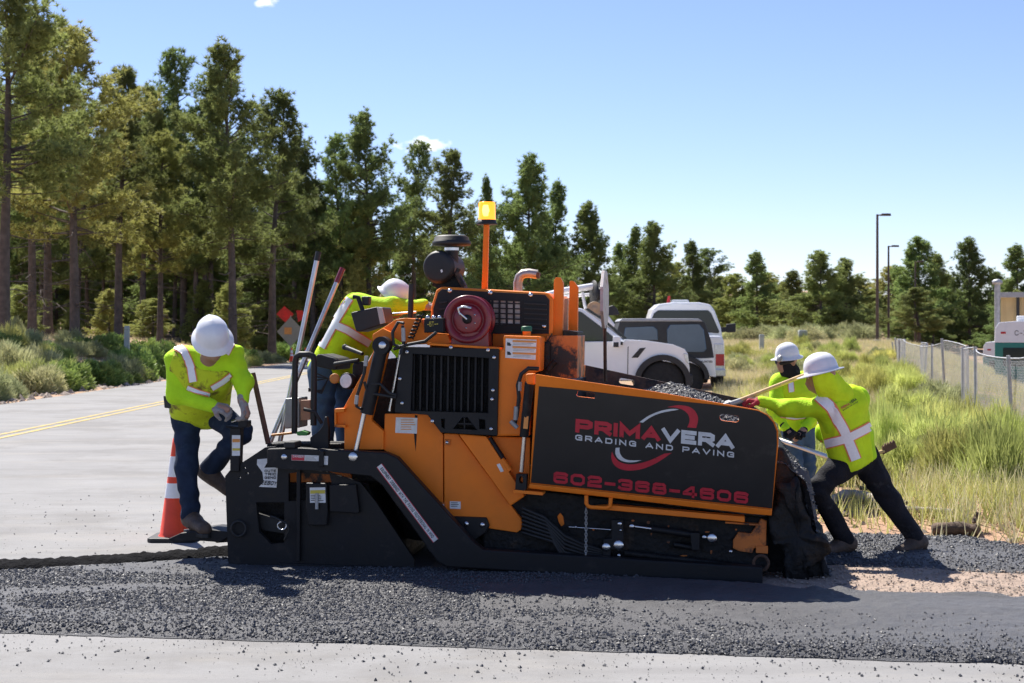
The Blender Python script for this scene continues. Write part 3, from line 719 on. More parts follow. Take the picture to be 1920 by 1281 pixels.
# -- rear: screed, end gate, tow arm
pp('screed_body', [(452, 905), (690, 905), (745, 1050), (745, 1066), (452, 1058)], .28, 2.35, m_tar, .02)
gate = pp('end_gate', [(422, 893), (431, 882), (470, 857), (497, 839), (516, 837), (522, 878), (610, 884), (676, 905), (705, 942), (777, 1050), (777, 1066), (766, 1080), (523, 1073), (428, 1063)], .06, .10, m_blk, .008,
   [[(541, 888), (556, 886), (618, 890), (622, 906), (608, 938), (541, 940)], [(480, 942), (533, 942), (533, 1018), (508, 1020), (486, 998)], ell(458.5, 878, 2.6, 2.8, 8), ell(463.5, 888, 2.6, 2.8, 8), ell(449, 896, 2.6, 2.8, 8)])
pp('gate_shoe', cc(cB, [(470, 1080), (1300, 1110), (1300, 1135), (470, 1110)]), .035, .065, m_blk, .004)
pp('gate_post', cc(cB, [(620, 240), (655, 240), (648, 1070), (622, 1070)]), .02, .055, m_blk, .006)
pp('gate_block', cc(cB, [(700, 390), (880, 395), (890, 640), (880, 760), (720, 760), (700, 620)]), .0, .055, m_blk, .012)
pp('gate_cover', cc(cB, [(900, 410), (1130, 405), (1160, 640), (1150, 655), (905, 640)]), .01, .055, m_blk, .012)
pt('gate_latch', [(594, 925, -.01), (594, 955, -.02)], .012, m_grey)
lab = sticker('warning_label', cc(cB, [(735, 432), (868, 430), (872, 562), (738, 562)]), -.004, m_wht); sticker('label_band', cc(cB, [(740, 455), (866, 453), (867, 483), (740, 485)]), -.0065, m_yst, lab)
lines(*cB(745, 495), *cB(862, 555), 4, -.0062, m_ink, lab)
tornp = cc(cB, [(285, 190), (370, 182), (372, 215), (345, 262), (462, 258), (450, 432), (300, 425), (340, 385), (330, 300), (282, 235)])
tl = sticker('torn_decal', tornp, .056, m_wht)
def flat_text(txt, x0, y0, x1, y1, hpx, o, m, parent, t=.2, name='lettering', wid=1., skew=0.):
    """text with baseline from (x0,y0) to (x1,y1) in photo pixels, cap height hpx"""
    dx, dy = x1 - x0, y1 - y0; n = math.hypot(dx, dy); ux, uy = dx / n, dy / n
    return text_mesh(MB(), txt, lambda u, v, k: L(x0 + dx * u + uy * hpx * v + ux * hpx * v * skew, y0 + dy * u - ux * hpx * v + uy * hpx * v * skew, o - .0006 * k), t, wid).build(name, m, parent)
for s_, y_ in (('OUTE', 300), ('TRIC', 328), ('GEND', 358)): flat_text(s_, *cB(348, y_), *cB(446, y_), 4.8, .053, m_ink, tl, .24)
flat_text('EEBOY', *cB(316, 405), *cB(446, 415), 8, .053, m_ink, tl, .22, skew=.25)
arm = pp('tow_arm', [(500, 842), (560, 840), (724, 849), (744, 858), (886, 1015), (906, 1031), (1430, 1064), (1430, 1098), (838, 1064), (820, 1054), (716, 910), (694, 893), (610, 884), (524, 880), (500, 872)], -.05, .045, m_blk, .01)
for x, y, s_ in ((533, 857, 1.3), (662, 857, 1.9)): bolt(x, y, -.05, s_, arm)
d1 = sticker('danger_label', cc(cB, [(580, 150), (815, 158), (812, 206), (578, 198)]), -.0525, m_wht, arm); sticker('label_band', cc(cB, [(582, 152), (690, 156), (689, 200), (580, 196)]), -.055, m_rst, d1)
flat_text('DANGER', *cB(590, 172), *cB(682, 176), 4.2, -.0562, m_wht, d1, .2); lines(*cB(698, 163), *cB(805, 202), 5, -.0548, m_grey, d1)
sticker('small_label', cc(cB, [(855, 160), (893, 162), (890, 238), (853, 236)]), -.0525, m_wht, arm)
pp('clamp', cc(cB, [(818, 115), (855, 118), (850, 260), (815, 255)]), -.075, -.045, m_blk, .006)
pp('clamp', cc(cB, [(510, 40), (610, 40), (610, 95), (510, 95)]), -.06, .1, m_rub, .01)
sa, sb = Vector((711, 873)), Vector((817, 1014)); sd = (sb - sa).normalized(); sn = Vector((sd.y, -sd.x))
def stripq(w): return [tuple(sa + sn * w), tuple(sb + sn * w), tuple(sb - sn * w), tuple(sa - sn * w)]
st = sticker('slogan_strip', stripq(6.3), -.0525, m_rst, arm); sticker('slogan_strip_face', stripq(4.9), -.0545, m_wht, st)
flat_text('EQUIPMENT DESIGNED WITH THE PAVING PROFESSIONAL IN MIND', *(sa + sd * 6 - sn * 3.2), *(sb - sd * 8 - sn * 3.2), 6.4, -.056, m_ink, st, .2, wid=.8)
pp('gate_hook', cc(cB, [(250, 640), (520, 720), (560, 780), (520, 830), (330, 800), (250, 740)]), .14, .2, m_rub, .01)
MB().tube([L(*cB(498 + 38 * math.cos(a), 760 + 34 * math.sin(a)), .04) for a in [6.2832 * i / 16 for i in range(16)]], .006, 6, closed=True).build('ring', m_steel, paver)
MB().tube([L(*cB(125 + 62 * math.cos(a), 785 + 65 * math.sin(a)), .03) for a in [6.2832 * i / 18 for i in range(18)]], .009, 6, closed=True).build('cable_loop', m_rub, paver)
pt('gate_hose', [cB(400, 680) + (.05,), cB(440, 690) + (.02,), cB(540, 740) + (.0,), cB(560, 800) + (.0,), cB(520, 880) + (.03,)], .008, m_rub)
# step the worker stands on
pp('step', cc(c1, [(122, 1078), (180, 1052), (300, 1036), (385, 1046), (385, 1072), (350, 1092), (270, 1086), (150, 1092)]), .08, .38, m_blk, .008)
pp('step_arm', cc(c1, [(300, 1050), (400, 1040), (400, 1090), (330, 1095)]), .1, .2, m_tar, .008)
# depth jack that the worker cranks
jack = pp('depth_jack', cc(c1, [(392, 600), (436, 600), (430, 790), (392, 790)]), .04, .12, m_blk, .006)
jl = sticker('jack_label', cc(c1, [(400, 632), (436, 632), (434, 720), (400, 720)]), .036, m_wht, jack); sticker('label_band', cc(c1, [(402, 648), (434, 648), (434, 662), (402, 662)]), .034, m_ost, jl); sticker('label_band', cc(c1, [(402, 688), (434, 688), (434, 698), (402, 698)]), .034, m_yst, jl)
pp('jack_head', cc(c1, [(372, 592), (425, 596), (428, 570), (465, 570), (465, 598), (436, 604), (372, 600)]), .03, .13, m_blk, .005)
pt('jack_handle', [c1(400, 575) + (.08,), c1(448, 560) + (.08,), c1(455, 535) + (.08,)], .011, m_steel)
# -- operator area
pp('platform', [(500, 832), (648, 832), (648, 846), (500, 846)], .25, .5, m_tar, .008)
pp('platform_skirt', [(510, 846), (650, 846), (660, 905), (540, 905)], .3, .5, m_ord, .01)
pt('frame_loop', [c1(668, 625) + (.3,), c1(671, 318) + (.3,), c1(676, 296) + (.3,), c1(692, 285) + (.3,), c1(735, 285) + (.3,), c1(748, 292) + (.3,), c1(753, 312) + (.3,), c1(750, 590) + (.3,)], .022, m_rub, 8)
bx = pp('control_cabinet', cc(c1, [(628, 475), (690, 470), (690, 600), (626, 605)]), .4, .62, m_grey, .008)
pp('cabinet_door', cc(c1, [(694, 482), (735, 480), (735, 566), (694, 570)]), .38, .42, mat('tan_panel', (.5, .25, .15), .6), .004)
pt('tool_handle', [c1(570, 632) + (.3,), c1(660, 622) + (.3,)], .009, m_ost)
pp('green_rag', cc(c1, [(675, 618), (700, 612), (728, 620), (722, 634), (680, 634)]), .25, .33, mat('green_plastic', (.08, .3, .06), .6), .006)
pp('fender_fin', cc(c1, [(735, 690), (735, 642), (770, 618), (790, 590), (798, 553), (808, 553), (814, 600), (814, 690)]), .08, .13, m_blk, .006)
seat = pp('seat', cc(cA, [(292, 665), (310, 652), (405, 678), (425, 690), (422, 750), (380, 748), (296, 728)]), .55, .95, m_rub, .03)
for a_, b_ in (((410, 715), (552, 690)), ((470, 612), (575, 652))): MB().tube([L(*cA(*a_), .45), L(*cA(*b_), .3)], [.017, .013], 8).build('lever', m_rub, paver)
MB().lathe([(.0, -.022), (.02, -.015), (.024, 0), (.02, .015), (0, .022)], L(*cA(472, 612), .45), seg=10).build('lever_knob', m_rub, paver)
MB().lathe([(.036, .0), (.036, .02), (.028, .024), (0, .024)], L(*cA(410, 800), .45), (0.1, -1, 0), 16).build('reflector', m_ost, paver)
g = MB().lathe([(.055, -.05), (.058, 0), (.05, .006), (.05, .003), (0, .003)], L(*cA(478, 815), .22), (-.35, -.9, .1), 20).build('gauge', m_blk, paver)
MB().lathe([(.049, .006), (0, .0062)], L(*cA(478, 815), .22), (-.35, -.9, .1), 20).build('gauge_face', m_wht, g)
for k in range(3): pt('hose', [cA(250, 860 + 8 * k) + (.4,), cA(330, 890 - 10 * k) + (.42,), cA(370, 800) + (.45,), cA(300, 770 + 20 * k) + (.45,)], .006, m_rub, 6)
pt('hose', [cA(225, 985) + (.3,), cA(290, 1000) + (.28,), cA(330, 1070) + (.3,)], .013, m_rub, 8)
# -- orange rear frame, lift cylinder
pp('rear_frame', cc(c3, [(20, 492), (55, 490), (140, 335), (190, 235), (185, 160), (230, 132), (268, 150), (268, 190), (232, 330), (180, 540), (235, 590), (235, 672), (60, 672), (60, 568), (20, 562)]), .10, .16, m_or)
pp('rear_frame_flange', cc(c3, [(16, 490), (60, 488), (60, 505), (24, 508), (24, 560), (66, 562), (66, 575), (16, 572)]), .05, .12, m_or)
pp('rear_cross_plate', cc(c3, [(60, 500), (240, 500), (240, 672), (60, 672)]), .5, .54, m_ord)
pp('upper_beam', cc(c3, [(205, 150), (290, 92), (330, 86), (400, 92), (425, 150), (520, 158), (535, 200), (330, 206), (270, 165)]), .18, 1.6, m_or)
cyl = pt('lift_cylinder', [c3(228, 212) + (.02,), c3(160, 512) + (.02,)], .046, m_blk, 16)
pt('cylinder_rod', [c3(150, 505) + (.02,), c3(114, 675) + (.02,)], .017, m_steel, 12, cyl)
MB().lathe([(.06, -.05), (.06, .05)], L(*c3(230, 208), .02), (0, -1, 0), 20).build('cylinder_eye', m_blk, cyl); bolt(*c3(230, 208), -.03, 1.6, cyl)
for pts in ([(160, 260), (150, 330), (118, 430), (115, 480), (135, 490)], [(180, 380), (220, 380), (260, 420), (290, 430)], [(325, 110), (300, 105), (275, 150), (280, 205), (310, 215)], [(150, 370), (165, 420), (230, 430), (290, 440)], [(470, 150), (420, 190), (340, 205), (280, 225)], [(320, 120), (325, 190), (312, 250)]):
    pt('hydraulic_hose', [c3(*q) + (-.02 + .02 * (i % 2),) for i, q in enumerate(pts)], .011, m_rub, 8)
for q0, q1 in (((160, 255), (155, 300)), ((118, 430), (113, 470)), ((322, 130), (325, 190))): pt('hose_fitting', [c3(*q0) + (-.03,), c3(*q1) + (-.03,)], .014, m_grey, 8)
pt('hood_strut', [c3(318, 205) + (.1,), c3(262, 500) + (.1,)], .012, m_steel, 8)
coil = [L(*c3(400 - 45 * t + 12 * math.cos(t * 44), 70 + 110 * t + 6 * math.sin(t * 44)), .12 + .02 * math.sin(t * 44)) for t in [i / 70 for i in range(71)]]
MB().tube(coil, .006, 6).build('coiled_cable', m_rub, paver)
pp('valve_block', cc(c3, [(415, 90), (500, 86), (502, 150), (415, 152)]), .06, .2, m_blk); flat_text('16T19', *c3(430, 125), *c3(478, 122), 9, .057, m_yst, paver, .14)
for k in range(3): bolt(*c3(432 + 26 * k, 84), .1, .9)
pp('control_box', cc(c3, [(88, 62), (205, 36), (232, 38), (246, 110), (130, 148), (112, 146)]), .35, .62, m_rub, .012)
pp('control_box_face', cc(c3, [(205, 40), (230, 40), (244, 108), (220, 115)]), .345, .36, m_grey, .003)
pt('box_bracket', [c3(100, -8) + (.4,), c3(122, -5) + (.4,), c3(145, 60) + (.4,), c3(150, 140) + (.4,)], .016, m_blk, 8)
pp('box_knob', cc(c3, [(135, -10), (172, -10), (168, 30), (140, 30)]), .42, .5, m_rub, .01)
pt('control_lever', [c3(355, 85) + (.4,), c3(357, 0) + (.4,), c3(360, -65) + (.4,)], .02, m_rub, 8)
pt('cross_rod', [c3(245, 70) + (.6,), c3(380, 60) + (.6,)], .008, m_steel, 6)
# -- orange side panels
pp('side_panel', cc(c3, [(240, 512), (430, 512), (500, 605), (500, 968), (480, 955), (262, 690), (235, 672)]), .13, .17, m_or)
pp('side_panel', cc(c3, [(504, 600), (566, 602), (790, 905), (805, 925), (846, 978), (853, 1000), (846, 1028), (828, 1041), (702, 1022), (690, 975), (516, 970), (504, 962)]), .12, .16, m_or)
pp('diagonal_brace', cc(c3, [(568, 602), (690, 612), (862, 880), (800, 922)]), .06, .3, m_or, .008)
pp('side_panel', cc(c3, [(694, 612), (888, 618), (884, 850), (845, 858)]), .15, .19, m_or)
pp('brace_plate', cc(c3, [(516, 968), (692, 975), (706, 1010), (690, 1040), (610, 1098), (560, 1085), (512, 1010)]), .09, .12, m_blk)
for x in (535, 604, 675): bolt(*c3(x, 998 + (x - 535) * .06), .09, 1.1)
for x, y in ((518, 640), (498, 920)): pp('latch_square', cc(c3, rect(x - 12, y - 13, x + 12, y + 13)), .105, .125, m_ord, .003); bolt(*c3(x, y), .105, .8)
l1 = sticker('warning_label', cc(c3, [(290, 528), (386, 531), (383, 601), (287, 597)]), .127, m_wht); lines(*c3(312, 538), *c3(376, 590), 5, .1255, m_ost, l1)
l2 = sticker('warning_label', cc(c3, [(530, 901), (578, 903), (578, 936), (530, 934)]), .117, m_wht); lines(*c3(535, 907), *c3(572, 930), 3, .1155, m_ink, l2)
sticker('tar_smear', cc(c3, [(375, 518), (386, 520), (383, 600), (378, 680), (374, 640), (370, 595)]), .1275, m_tar); sticker('tar_smear', cc(c3, [(400, 805), (412, 830), (430, 890), (420, 892), (392, 850)]), .1275, m_tar)
pt('brace_strut', [c3(705, 620) + (.1,), c3(770, 720) + (.1,)], .02, m_blk); pt('brace_strut', [c3(760, 715) + (.08,), c3(798, 765) + (.08,)], .02, m_or)
sticker('small_label', cc(c3, [(738, 738), (752, 733), (770, 768), (756, 772)]), .057, m_wht)
# -- radiator guard
guard = pp('radiator_guard', cc(c3, [(312, 224), (332, 214), (748, 224), (740, 610), (490, 597), (432, 518), (284, 506)]), .03, .07, m_blk, .006,
   [cc(c3, [(366, 246), (706, 262), (700, 508), (356, 498)]), cc(c3, [(546, 578), (585, 530), (608, 528), (650, 584)]), cc(c3, [(492, 535), (508, 535), (506, 578), (494, 570)]), cc(c3, [(660, 535), (690, 537), (688, 580), (662, 578)])])
pp('radiator_core', cc(c3, [(330, 230), (735, 235), (730, 600), (330, 500)]), .16, .2, m_tar, 0)
pp('guard_rib', cc(c3, [(546, 552), (650, 556), (650, 562), (546, 558)]), .035, .06, m_blk, 0, parent=guard); pp('guard_rib', cc(c3, [(592, 528), (598, 528), (598, 584), (592, 584)]), .037, .06, m_blk, 0, parent=guard)
for i in range(11):
    xa = 366 + 30.5 * i; pp('slat', cc(c3, [(xa, 248 + i * 1.4), (xa + 9, 248 + i * 1.4), (xa + 5, 503), (xa - 4, 503)]), .07, .12, m_blk, .002, parent=guard)
for x, y in ((340, 238), (535, 218), (700, 230), (727, 262), (308, 357), (722, 408), (318, 465), (718, 448), (453, 545), (714, 580)): bolt(*c3(x, y), .03, .85, guard)
# -- tank with cap, decal
tank = pp('tank', cc(c3, [(768, 164), (926, 168), (932, 200), (928, 325), (892, 330), (886, 612), (734, 612), (748, 226), (768, 224)]), .06, 1.2, m_or, .012)
MB().lathe([(.03, -.09), (.03, .0)], L(*c3(872, 150), .25) + Vector((0, 0, .02)), seg=14).build('filler_neck', m_or, tank)
MB().lathe([(.037, 0), (.037, .03), (.03, .036), (0, .036)], L(*c3(872, 146), .25), seg=16).build('filler_cap', mat('green_cap', (.02, .12, .06), .5), tank)
l3 = sticker('warning_label', cc(c2, [(795, 880), (980, 888), (974, 1008), (792, 996)]), .056, m_wht, tank)
for k, yy in enumerate((889, 925, 962)): sticker('label_band', cc(c2, [(836, yy), (978 - k, yy + 5), (977 - k, yy + 17), (836, yy + 12)]), .0535, m_ost, l3); lines(*c2(840, yy + 17), *c2(972, yy + 34), 2, .0543, m_grey, l3, sk=.03)
for yy in (915, 970): sticker('pictogram', cc(c2, [(803, yy - 12), (818, yy - 10), (828, yy + 4), (822, yy + 10), (804, yy + 8)]), .0535, m_ink, l3)
pt('hydraulic_hose', [c3(925, 312) + (.0,), c3(880, 310) + (-.02,), c3(848, 335) + (-.02,), c3(832, 385) + (-.02,), c3(838, 440) + (-.02,), c3(828, 520) + (-.01,), c3(818, 560) + (.0,)], .014, m_rub)
for q0, q1 in (((840, 370), (838, 410)), ((826, 480), (822, 540)), ((800, 545), (830, 575))): pt('hose_fitting', [c3(*q0) + (-.02,), c3(*q1) + (-.02,)], .016, m_grey, 8)
wc = pt('wing_cylinder', [c3(884, 372) + (-.1,), c3(860, 612) + (-.04,)], .031, m_blk, 14)
pt('cylinder_rod', [c3(862, 608) + (-.04,), c3(848, 770) + (-.01,)], .0155, m_steel, 12, wc); pp('cylinder_clevis', cc(c3, [(825, 780), (872, 782), (870, 846), (860, 856), (820, 850)]), -.03, .04, m_blk, .008, parent=wc, holes=[cc(c3, ell(848, 806, 10, 16, 10))])
pp('cylinder_pin', cc(c3, [(866, 335), (908, 332), (908, 385), (870, 380)]), -.14, -.06, m_or, .012, parent=wc); sticker('cylinder_label', cc(c3, [(861, 522), (880, 524), (876, 580), (856, 578)]), -.092, m_ost, wc)
pp('wing_hinge_plate', cc(c3, [(812, 850), (945, 862), (945, 876), (812, 864)]), -.04, .1, m_or)
# -- engine hood, reel, stacks
hood = pp('engine_hood', cc(c2, [(335, 960), (345, 690), (376, 590), (404, 568), (1046, 603), (1078, 640), (1074, 940)]), .42, 1.75, m_or, .02)
pp('hood_guard', cc(c2, [(352, 930), (360, 700), (388, 606), (412, 584), (1030, 618), (1056, 648), (1052, 852), (715, 852), (715, 930)]), .39, .415, m_blk, .004, [cc(c2, [(700, 650), (885, 658), (885, 798), (715, 798)])], hood)
pp('engine_panel', cc(c2, [(690, 640), (893, 645), (893, 806), (690, 806)]), .412, .418, mat('pale_engine', (.5, .43, .4), .5, .2, .5, 14), 0, parent=hood)
for i in range(5): pp('guard_bar', cc(c2, [(708 + 43 * i, 640), (720 + 43 * i, 640), (720 + 43 * i, 808), (708 + 43 * i, 808)]), .388, .40, m_blk, 0, parent=hood)
for i in range(5): pp('guard_bar', cc(c2, [(690, 662 + 31 * i), (893, 668 + 31 * i), (893, 676 + 31 * i), (690, 670 + 31 * i)]), .383, .389, m_blk, 0, parent=hood)
for i in range(6): pp('louvre', cc(c2, [(905, 665 + 30 * i), (1040, 672 + 30 * i), (1040, 680 + 30 * i), (905, 673 + 30 * i)]), .375, .395, m_rub, 0, parent=hood)
for i in range(4): pp('louvre', cc(c2, [(395, 660 + 40 * i), (440, 655 + 40 * i), (440, 664 + 40 * i), (395, 670 + 40 * i)]), .375, .395, m_rub, 0, parent=hood)
for x, y in ((460, 594), (702, 606), (944, 619), (1024, 806)): bolt(*c2(x, y), .39, 1.0, hood)
pp('hood_shelf', cc(c2, [(320, 905), (760, 935), (760, 950), (320, 920)]), .04, .5, m_or)
reel = thing('hose_reel', 'x', 'x'); del reel['label'], reel['category']; reel.parent = paver; reel.location = L(*c2(573, 765), .2)
MB().lathe([(.0, .06), (.045, .062), (.09, .062), (.095, .058), (.10, .03), (.112, .03), (.125, .055), (.158, .064), (.165, .055), (.165, -.0), (.12, -.01), (.1, -.1), (.165, -.11), (.165, -.135), (0, -.135)], (0, 0, 0), (0, -1, 0), 48).build('reel_drum', m_red, reel)
MB().lathe([(.032, .06), (.032, .075), (.015, .085), (0, .085)], (0, 0, 0), (0, -1, 0), 20).build('reel_hub', m_blk, reel)
pts = [(0, -.09, 0), (-.02, -.1, .02), (-.05, -.1, .045), (-.055, -.1, .075), (-.02, -.1, .085), (.035, -.1, .075)]
MB().tube(pts, .009, 8).build('reel_swivel_pipe', m_steel, reel)
for a in (.5, 2.6, 4.6, 5.8): MB().lathe([(.007, .06), (.007, .068), (0, .07)], (.06 * math.cos(a), 0, .06 * math.sin(a)), (0, -1, 0), 8).build('reel_bolt', m_steel, reel)
pp('reel_stand', cc(c2, [(470, 860), (690, 830), (694, 930), (462, 930)]), .16, .3, m_red, .006)
ac = MB().lathe([(.0, .0), (.085, .0), (.1, -.004), (.108, -.012), (.112, -.03), (.118, -.035), (.118, -.05), (.108, -.055), (.108, -.3), (.09, -.33), (0, -.33)], L(*c2(383, 450), .55), (-.15, -1, 0), 32).build('air_cleaner', m_rub, paver)
sticker('small_label', cc(c2, [(402, 470), (412, 464), (418, 478), (408, 486)]), .535, m_wht, ac)
pt('air_cleaner_neck', [c2(470, 310) + (.7,), c2(472, 420) + (.7,), c2(455, 480) + (.7,), c2(440, 560) + (.7,)], .048, m_rub, 16, ac)
MB().lathe([(.052, 0), (.052, .02)], L(*c2(470, 352), .7), seg=20).build('hose_clamp', m_steel, ac)
MB().lathe([(.06, -.005), (.135, .0), (.142, .012), (.137, .03), (.128, .035), (.122, .06), (.1, .072), (0, .078)], L(*c2(470, 322), .7), seg=32).build('rain_cap', m_rub, ac)
pp('air_cleaner_bracket', cc(c2, [(430, 500), (500, 480), (540, 560), (550, 600), (400, 590), (350, 560), (360, 535)]), .62, .8, m_tar, .02); pt('bracket_pipe', [c2(515, 460) + (.58,), c2(500, 490) + (.58,), c2(530, 545) + (.58,), c2(545, 570) + (.58,)], .018, m_rust)
bp_ = pp('beacon_post', cc(c2, [(662, 196), (694, 196), (684, 585), (650, 585)]), .98, 1.01, m_or, .003)
bc = L(*c2(682, 197), 1.0)
MB().lathe([(.075, 0), (.078, .008), (.07, .018), (.066, .035), (0, .035)], bc, seg=28).build('beacon_base', m_rub, bp_)
m_amb = mat('amber_lens', (.9, .3, .01), .2, 0, .05, 9, emit=(1, .36, .02), estr=.9)
MB().lathe([(.064, .034), (.063, .06), (.062, .15), (.058, .166), (0, .17)], bc, seg=28).build('beacon_lens', m_amb, bp_)
MB().lathe([(0, .05), (.03, .06), (.034, .1), (.03, .14), (0, .15)], bc + Vector((0, -.036, 0)), seg=14).build('beacon_bulb', mat('lit_bulb', (1, .8, .3), .4, emit=(1, .6, .08), estr=2.0), bp_)
pt('exhaust_pipe', [c2(868, 600) + (1.0,), c2(868, 545) + (1.0,), c2(878, 510) + (1.0,), c2(900, 492) + (1.0,), c2(935, 488) + (1.0,), c2(985, 496) + (1.0,)], .034, mat('exhaust_steel', (.42, .37, .33), .42, .8, .25, 8), 18)
pp('exhaust_mouth', cc(c2, [(980, 478), (998, 484), (992, 522), (974, 514)]), .96, 1.04, m_rust, .006)
# -- uprights at the hopper bulkhead
pp('upright', cc(c2, [(1084, 530), (1098, 512), (1122, 514), (1140, 546), (1136, 870), (1078, 870)]), .5, .56, m_or, .003); pp('upright', cc(c2, [(1178, 540), (1186, 533), (1204, 538), (1229, 572), (1224, 870), (1172, 870)]), .9, .96, m_or, .003)
pp('bulkhead', cc(c2, [(1040, 862), (1228, 862), (1222, 1120), (990, 1120), (1000, 1000)]), .4, .95, m_ord); pp('bulkhead_edge', cc(c2, [(1138, 830), (1226, 838), (1226, 864), (1138, 864)]), .45, .9, m_tar)
pp('wood_block', cc(c2, [(1148, 640), (1168, 640), (1160, 1100), (1128, 1100)]), .75, .8, mat('plank_wood', (.42, .3, .2), .8, 0, .25, 9), .004)
pt('valve', [c2(1040, 1080) + (.2,), c2(1070, 1040) + (.2,), c2(1095, 1015) + (.2,)], .022, m_tar); pt('cable', [c2(1075, 850) + (.38,), c2(1030, 920) + (.38,), c2(1000, 1010) + (.38,), c2(985, 1060) + (.3,)], .005, m_rub, 6)
# -- hopper
_w0, _w1, _w2 = L(985, 905, 0), L(1445, 962, 0), L(1003, 702, -.24); _wn = (_w1 - _w0).cross(_w2 - _w0).normalized()
def WG(px, py, e=0.):
    d = Vector(((px - CX) / F, 1, (HY - py) / F)); dl = Vector((d.dot(PU), d.dot(PV), d.z)); c = CAMP - PO; cl = Vector((c.dot(PU), c.dot(PV), c.z))
    p = cl + dl * ((_w0 - cl).dot(_wn) / dl.dot(_wn)); return p + Vector((0, e, 0))
def wing_prism(name, pts, e, th, m, bevel=.006, holes=(), parent=None):
    mb = MB(); mb.prism([WG(x, y, e) for x, y in pts], (0, th, 0), [[WG(x, y, e) for x, y in h] for h in holes]); return mb.build(name, m, parent or paver, bevel)
h1 = cc(c4, [(503, 146), (586, 156), (592, 164), (590, 184), (500, 174), (496, 166)]); h2 = slot(1349, 776, 1386, 789, 3)
wing_out = cc(c4, [(288, 60), (500, 92), (900, 150), (1250, 212), (1430, 244), (1480, 268), (1515, 305), (1534, 352), (1535, 420), (1500, 782), (1400, 775), (255, 640)])
wing = wing_prism('hopper_wing', wing_out, 0, .03, m_or, .006, [h1, h2])
panel = wing_prism('wing_panel', cc(c4, [(304, 122), (500, 140), (900, 186), (1200, 216), (1330, 232), (1430, 249), (1476, 272), (1508, 308), (1526, 354), (1527, 420), (1502, 750), (262, 617)]), -.006, .0055, mat('wing_black', (.022, .021, .021), .42, 0, .18, 3, .03, 30, stain=(.045, .042, .04), stain_amt=.28, stain_scale=2.5), 0, [h1, h2], wing)
wing_prism('wing_bottom_tube', cc(c4, [(255, 622), (262, 622), (1500, 754), (1500, 785), (1400, 777), (252, 645)]), -.03, .05, m_or, .012, parent=wing)
# oval slot is clogged with asphalt
def wtext(txt, x0, y0, x1, y1, hpx, m, t, wid=1., gap=.28, e=-.008):
    dx, dy = x1 - x0, y1 - y0
    return text_mesh(MB(), txt, lambda u, v, k: WG(x0 + dx * u + .04 * hpx * v, y0 + dy * u - hpx * v, e - .0005 * k), t, wid, gap).build('lettering', m, panel)
ax, ay = c4(490, 358); bx_, by_ = c4(1306, 444); fr = .535
wtext('PRIMA', ax, ay, ax + (bx_ - ax) * fr, ay + (by_ - ay) * fr, 25.5, m_lred, .3, .92, .13)
wtext('VERA', ax + (bx_ - ax) * (fr + .008), ay + (by_ - ay) * (fr + .008), bx_, by_, 25.5, m_lwh, .3, .95, .13)
wtext('GRADING AND PAVING', *c4(490, 398), *c4(1306, 488), 10.6, m_lwh, .24, 1.12, .55)
wtext('602-368-4606', *c4(378, 618), *c4(1378, 726), 21.5, m_lred, .27, 1.22, .3)
def swoosh(pts, m): 
    mb = MB(); P = [WG(*c4(*p), -.0072) for p in pts]; mb.prism(P, (0, .001, 0)); return mb.build('swoosh', m, panel)
def arc(pts_o, pts_i):                      # smooth both rims of a crescent
    def cr(P):
        out = []
        for i in range(len(P) - 1):
            p0, p1, p2, p3 = P[max(0, i - 1)], P[i], P[i + 1], P[min(len(P) - 1, i + 2)]
            for k in range(4):
                t = k / 4; out.append(tuple(.5 * (2 * p1[j] + (p2[j] - p0[j]) * t + (2 * p0[j] - 5 * p1[j] + 4 * p2[j] - p3[j]) * t * t + (3 * p1[j] - p0[j] - 3 * p2[j] + p3[j]) * t ** 3) for j in (0, 1)))
        return out + [P[-1]]
    return cr(pts_o) + cr(pts_i)
swoosh(arc([(962, 229), (1020, 219), (1075, 227), (1108, 252), (1122, 290), (1112, 336)], [(1066, 333), (1078, 300), (1070, 266), (1040, 241), (1000, 231)]), m_lred)
swoosh(arc([(820, 306), (870, 272), (930, 248), (985, 238), (1024, 240)], [(1005, 245), (935, 258), (880, 280), (838, 309)]), m_lwh)
swoosh(arc([(698, 438), (697, 470), (715, 497), (750, 511), (790, 512), (832, 502)], [(790, 503), (755, 499), (732, 485), (719, 462), (718, 437)]), m_lwh)
swoosh(arc([(679, 458), (676, 490), (690, 525), (725, 548), (775, 555), (840, 545), (910, 515), (986, 464)], [(948, 468), (880, 500), (820, 518), (765, 523), (715, 508), (690, 480)]), m_lred)
mb = MB(); mb.prism([L(x, y, 2.3 + .2 * max(0, (800 - y) / 110)) for x, y in [(1094, 684), (1390, 748), (1425, 770), (1425, 830), (1094, 800)]], (0, .03, 0), [[L(x, y, 2.3 + .2 * (800 - y) / 110) for x, y in slot(1160, 709, 1191, 720, 3)]])
mb.build('far_hopper_wing', m_rust, paver, .006)
pp('hopper_corner', [(1089, 684), (1096, 686), (1092, 745), (1083, 745)], 2.2, 2.3, m_or, .004)
pp('hopper_floor', [(1000, 880), (1440, 930), (1440, 950), (1000, 905)], .06, 2.5, m_tar, .01)
pp('hopper_back', [(1010, 720), (1040, 725), (1040, 900), (1000, 900)], .06, 2.4, m_tar, .01)
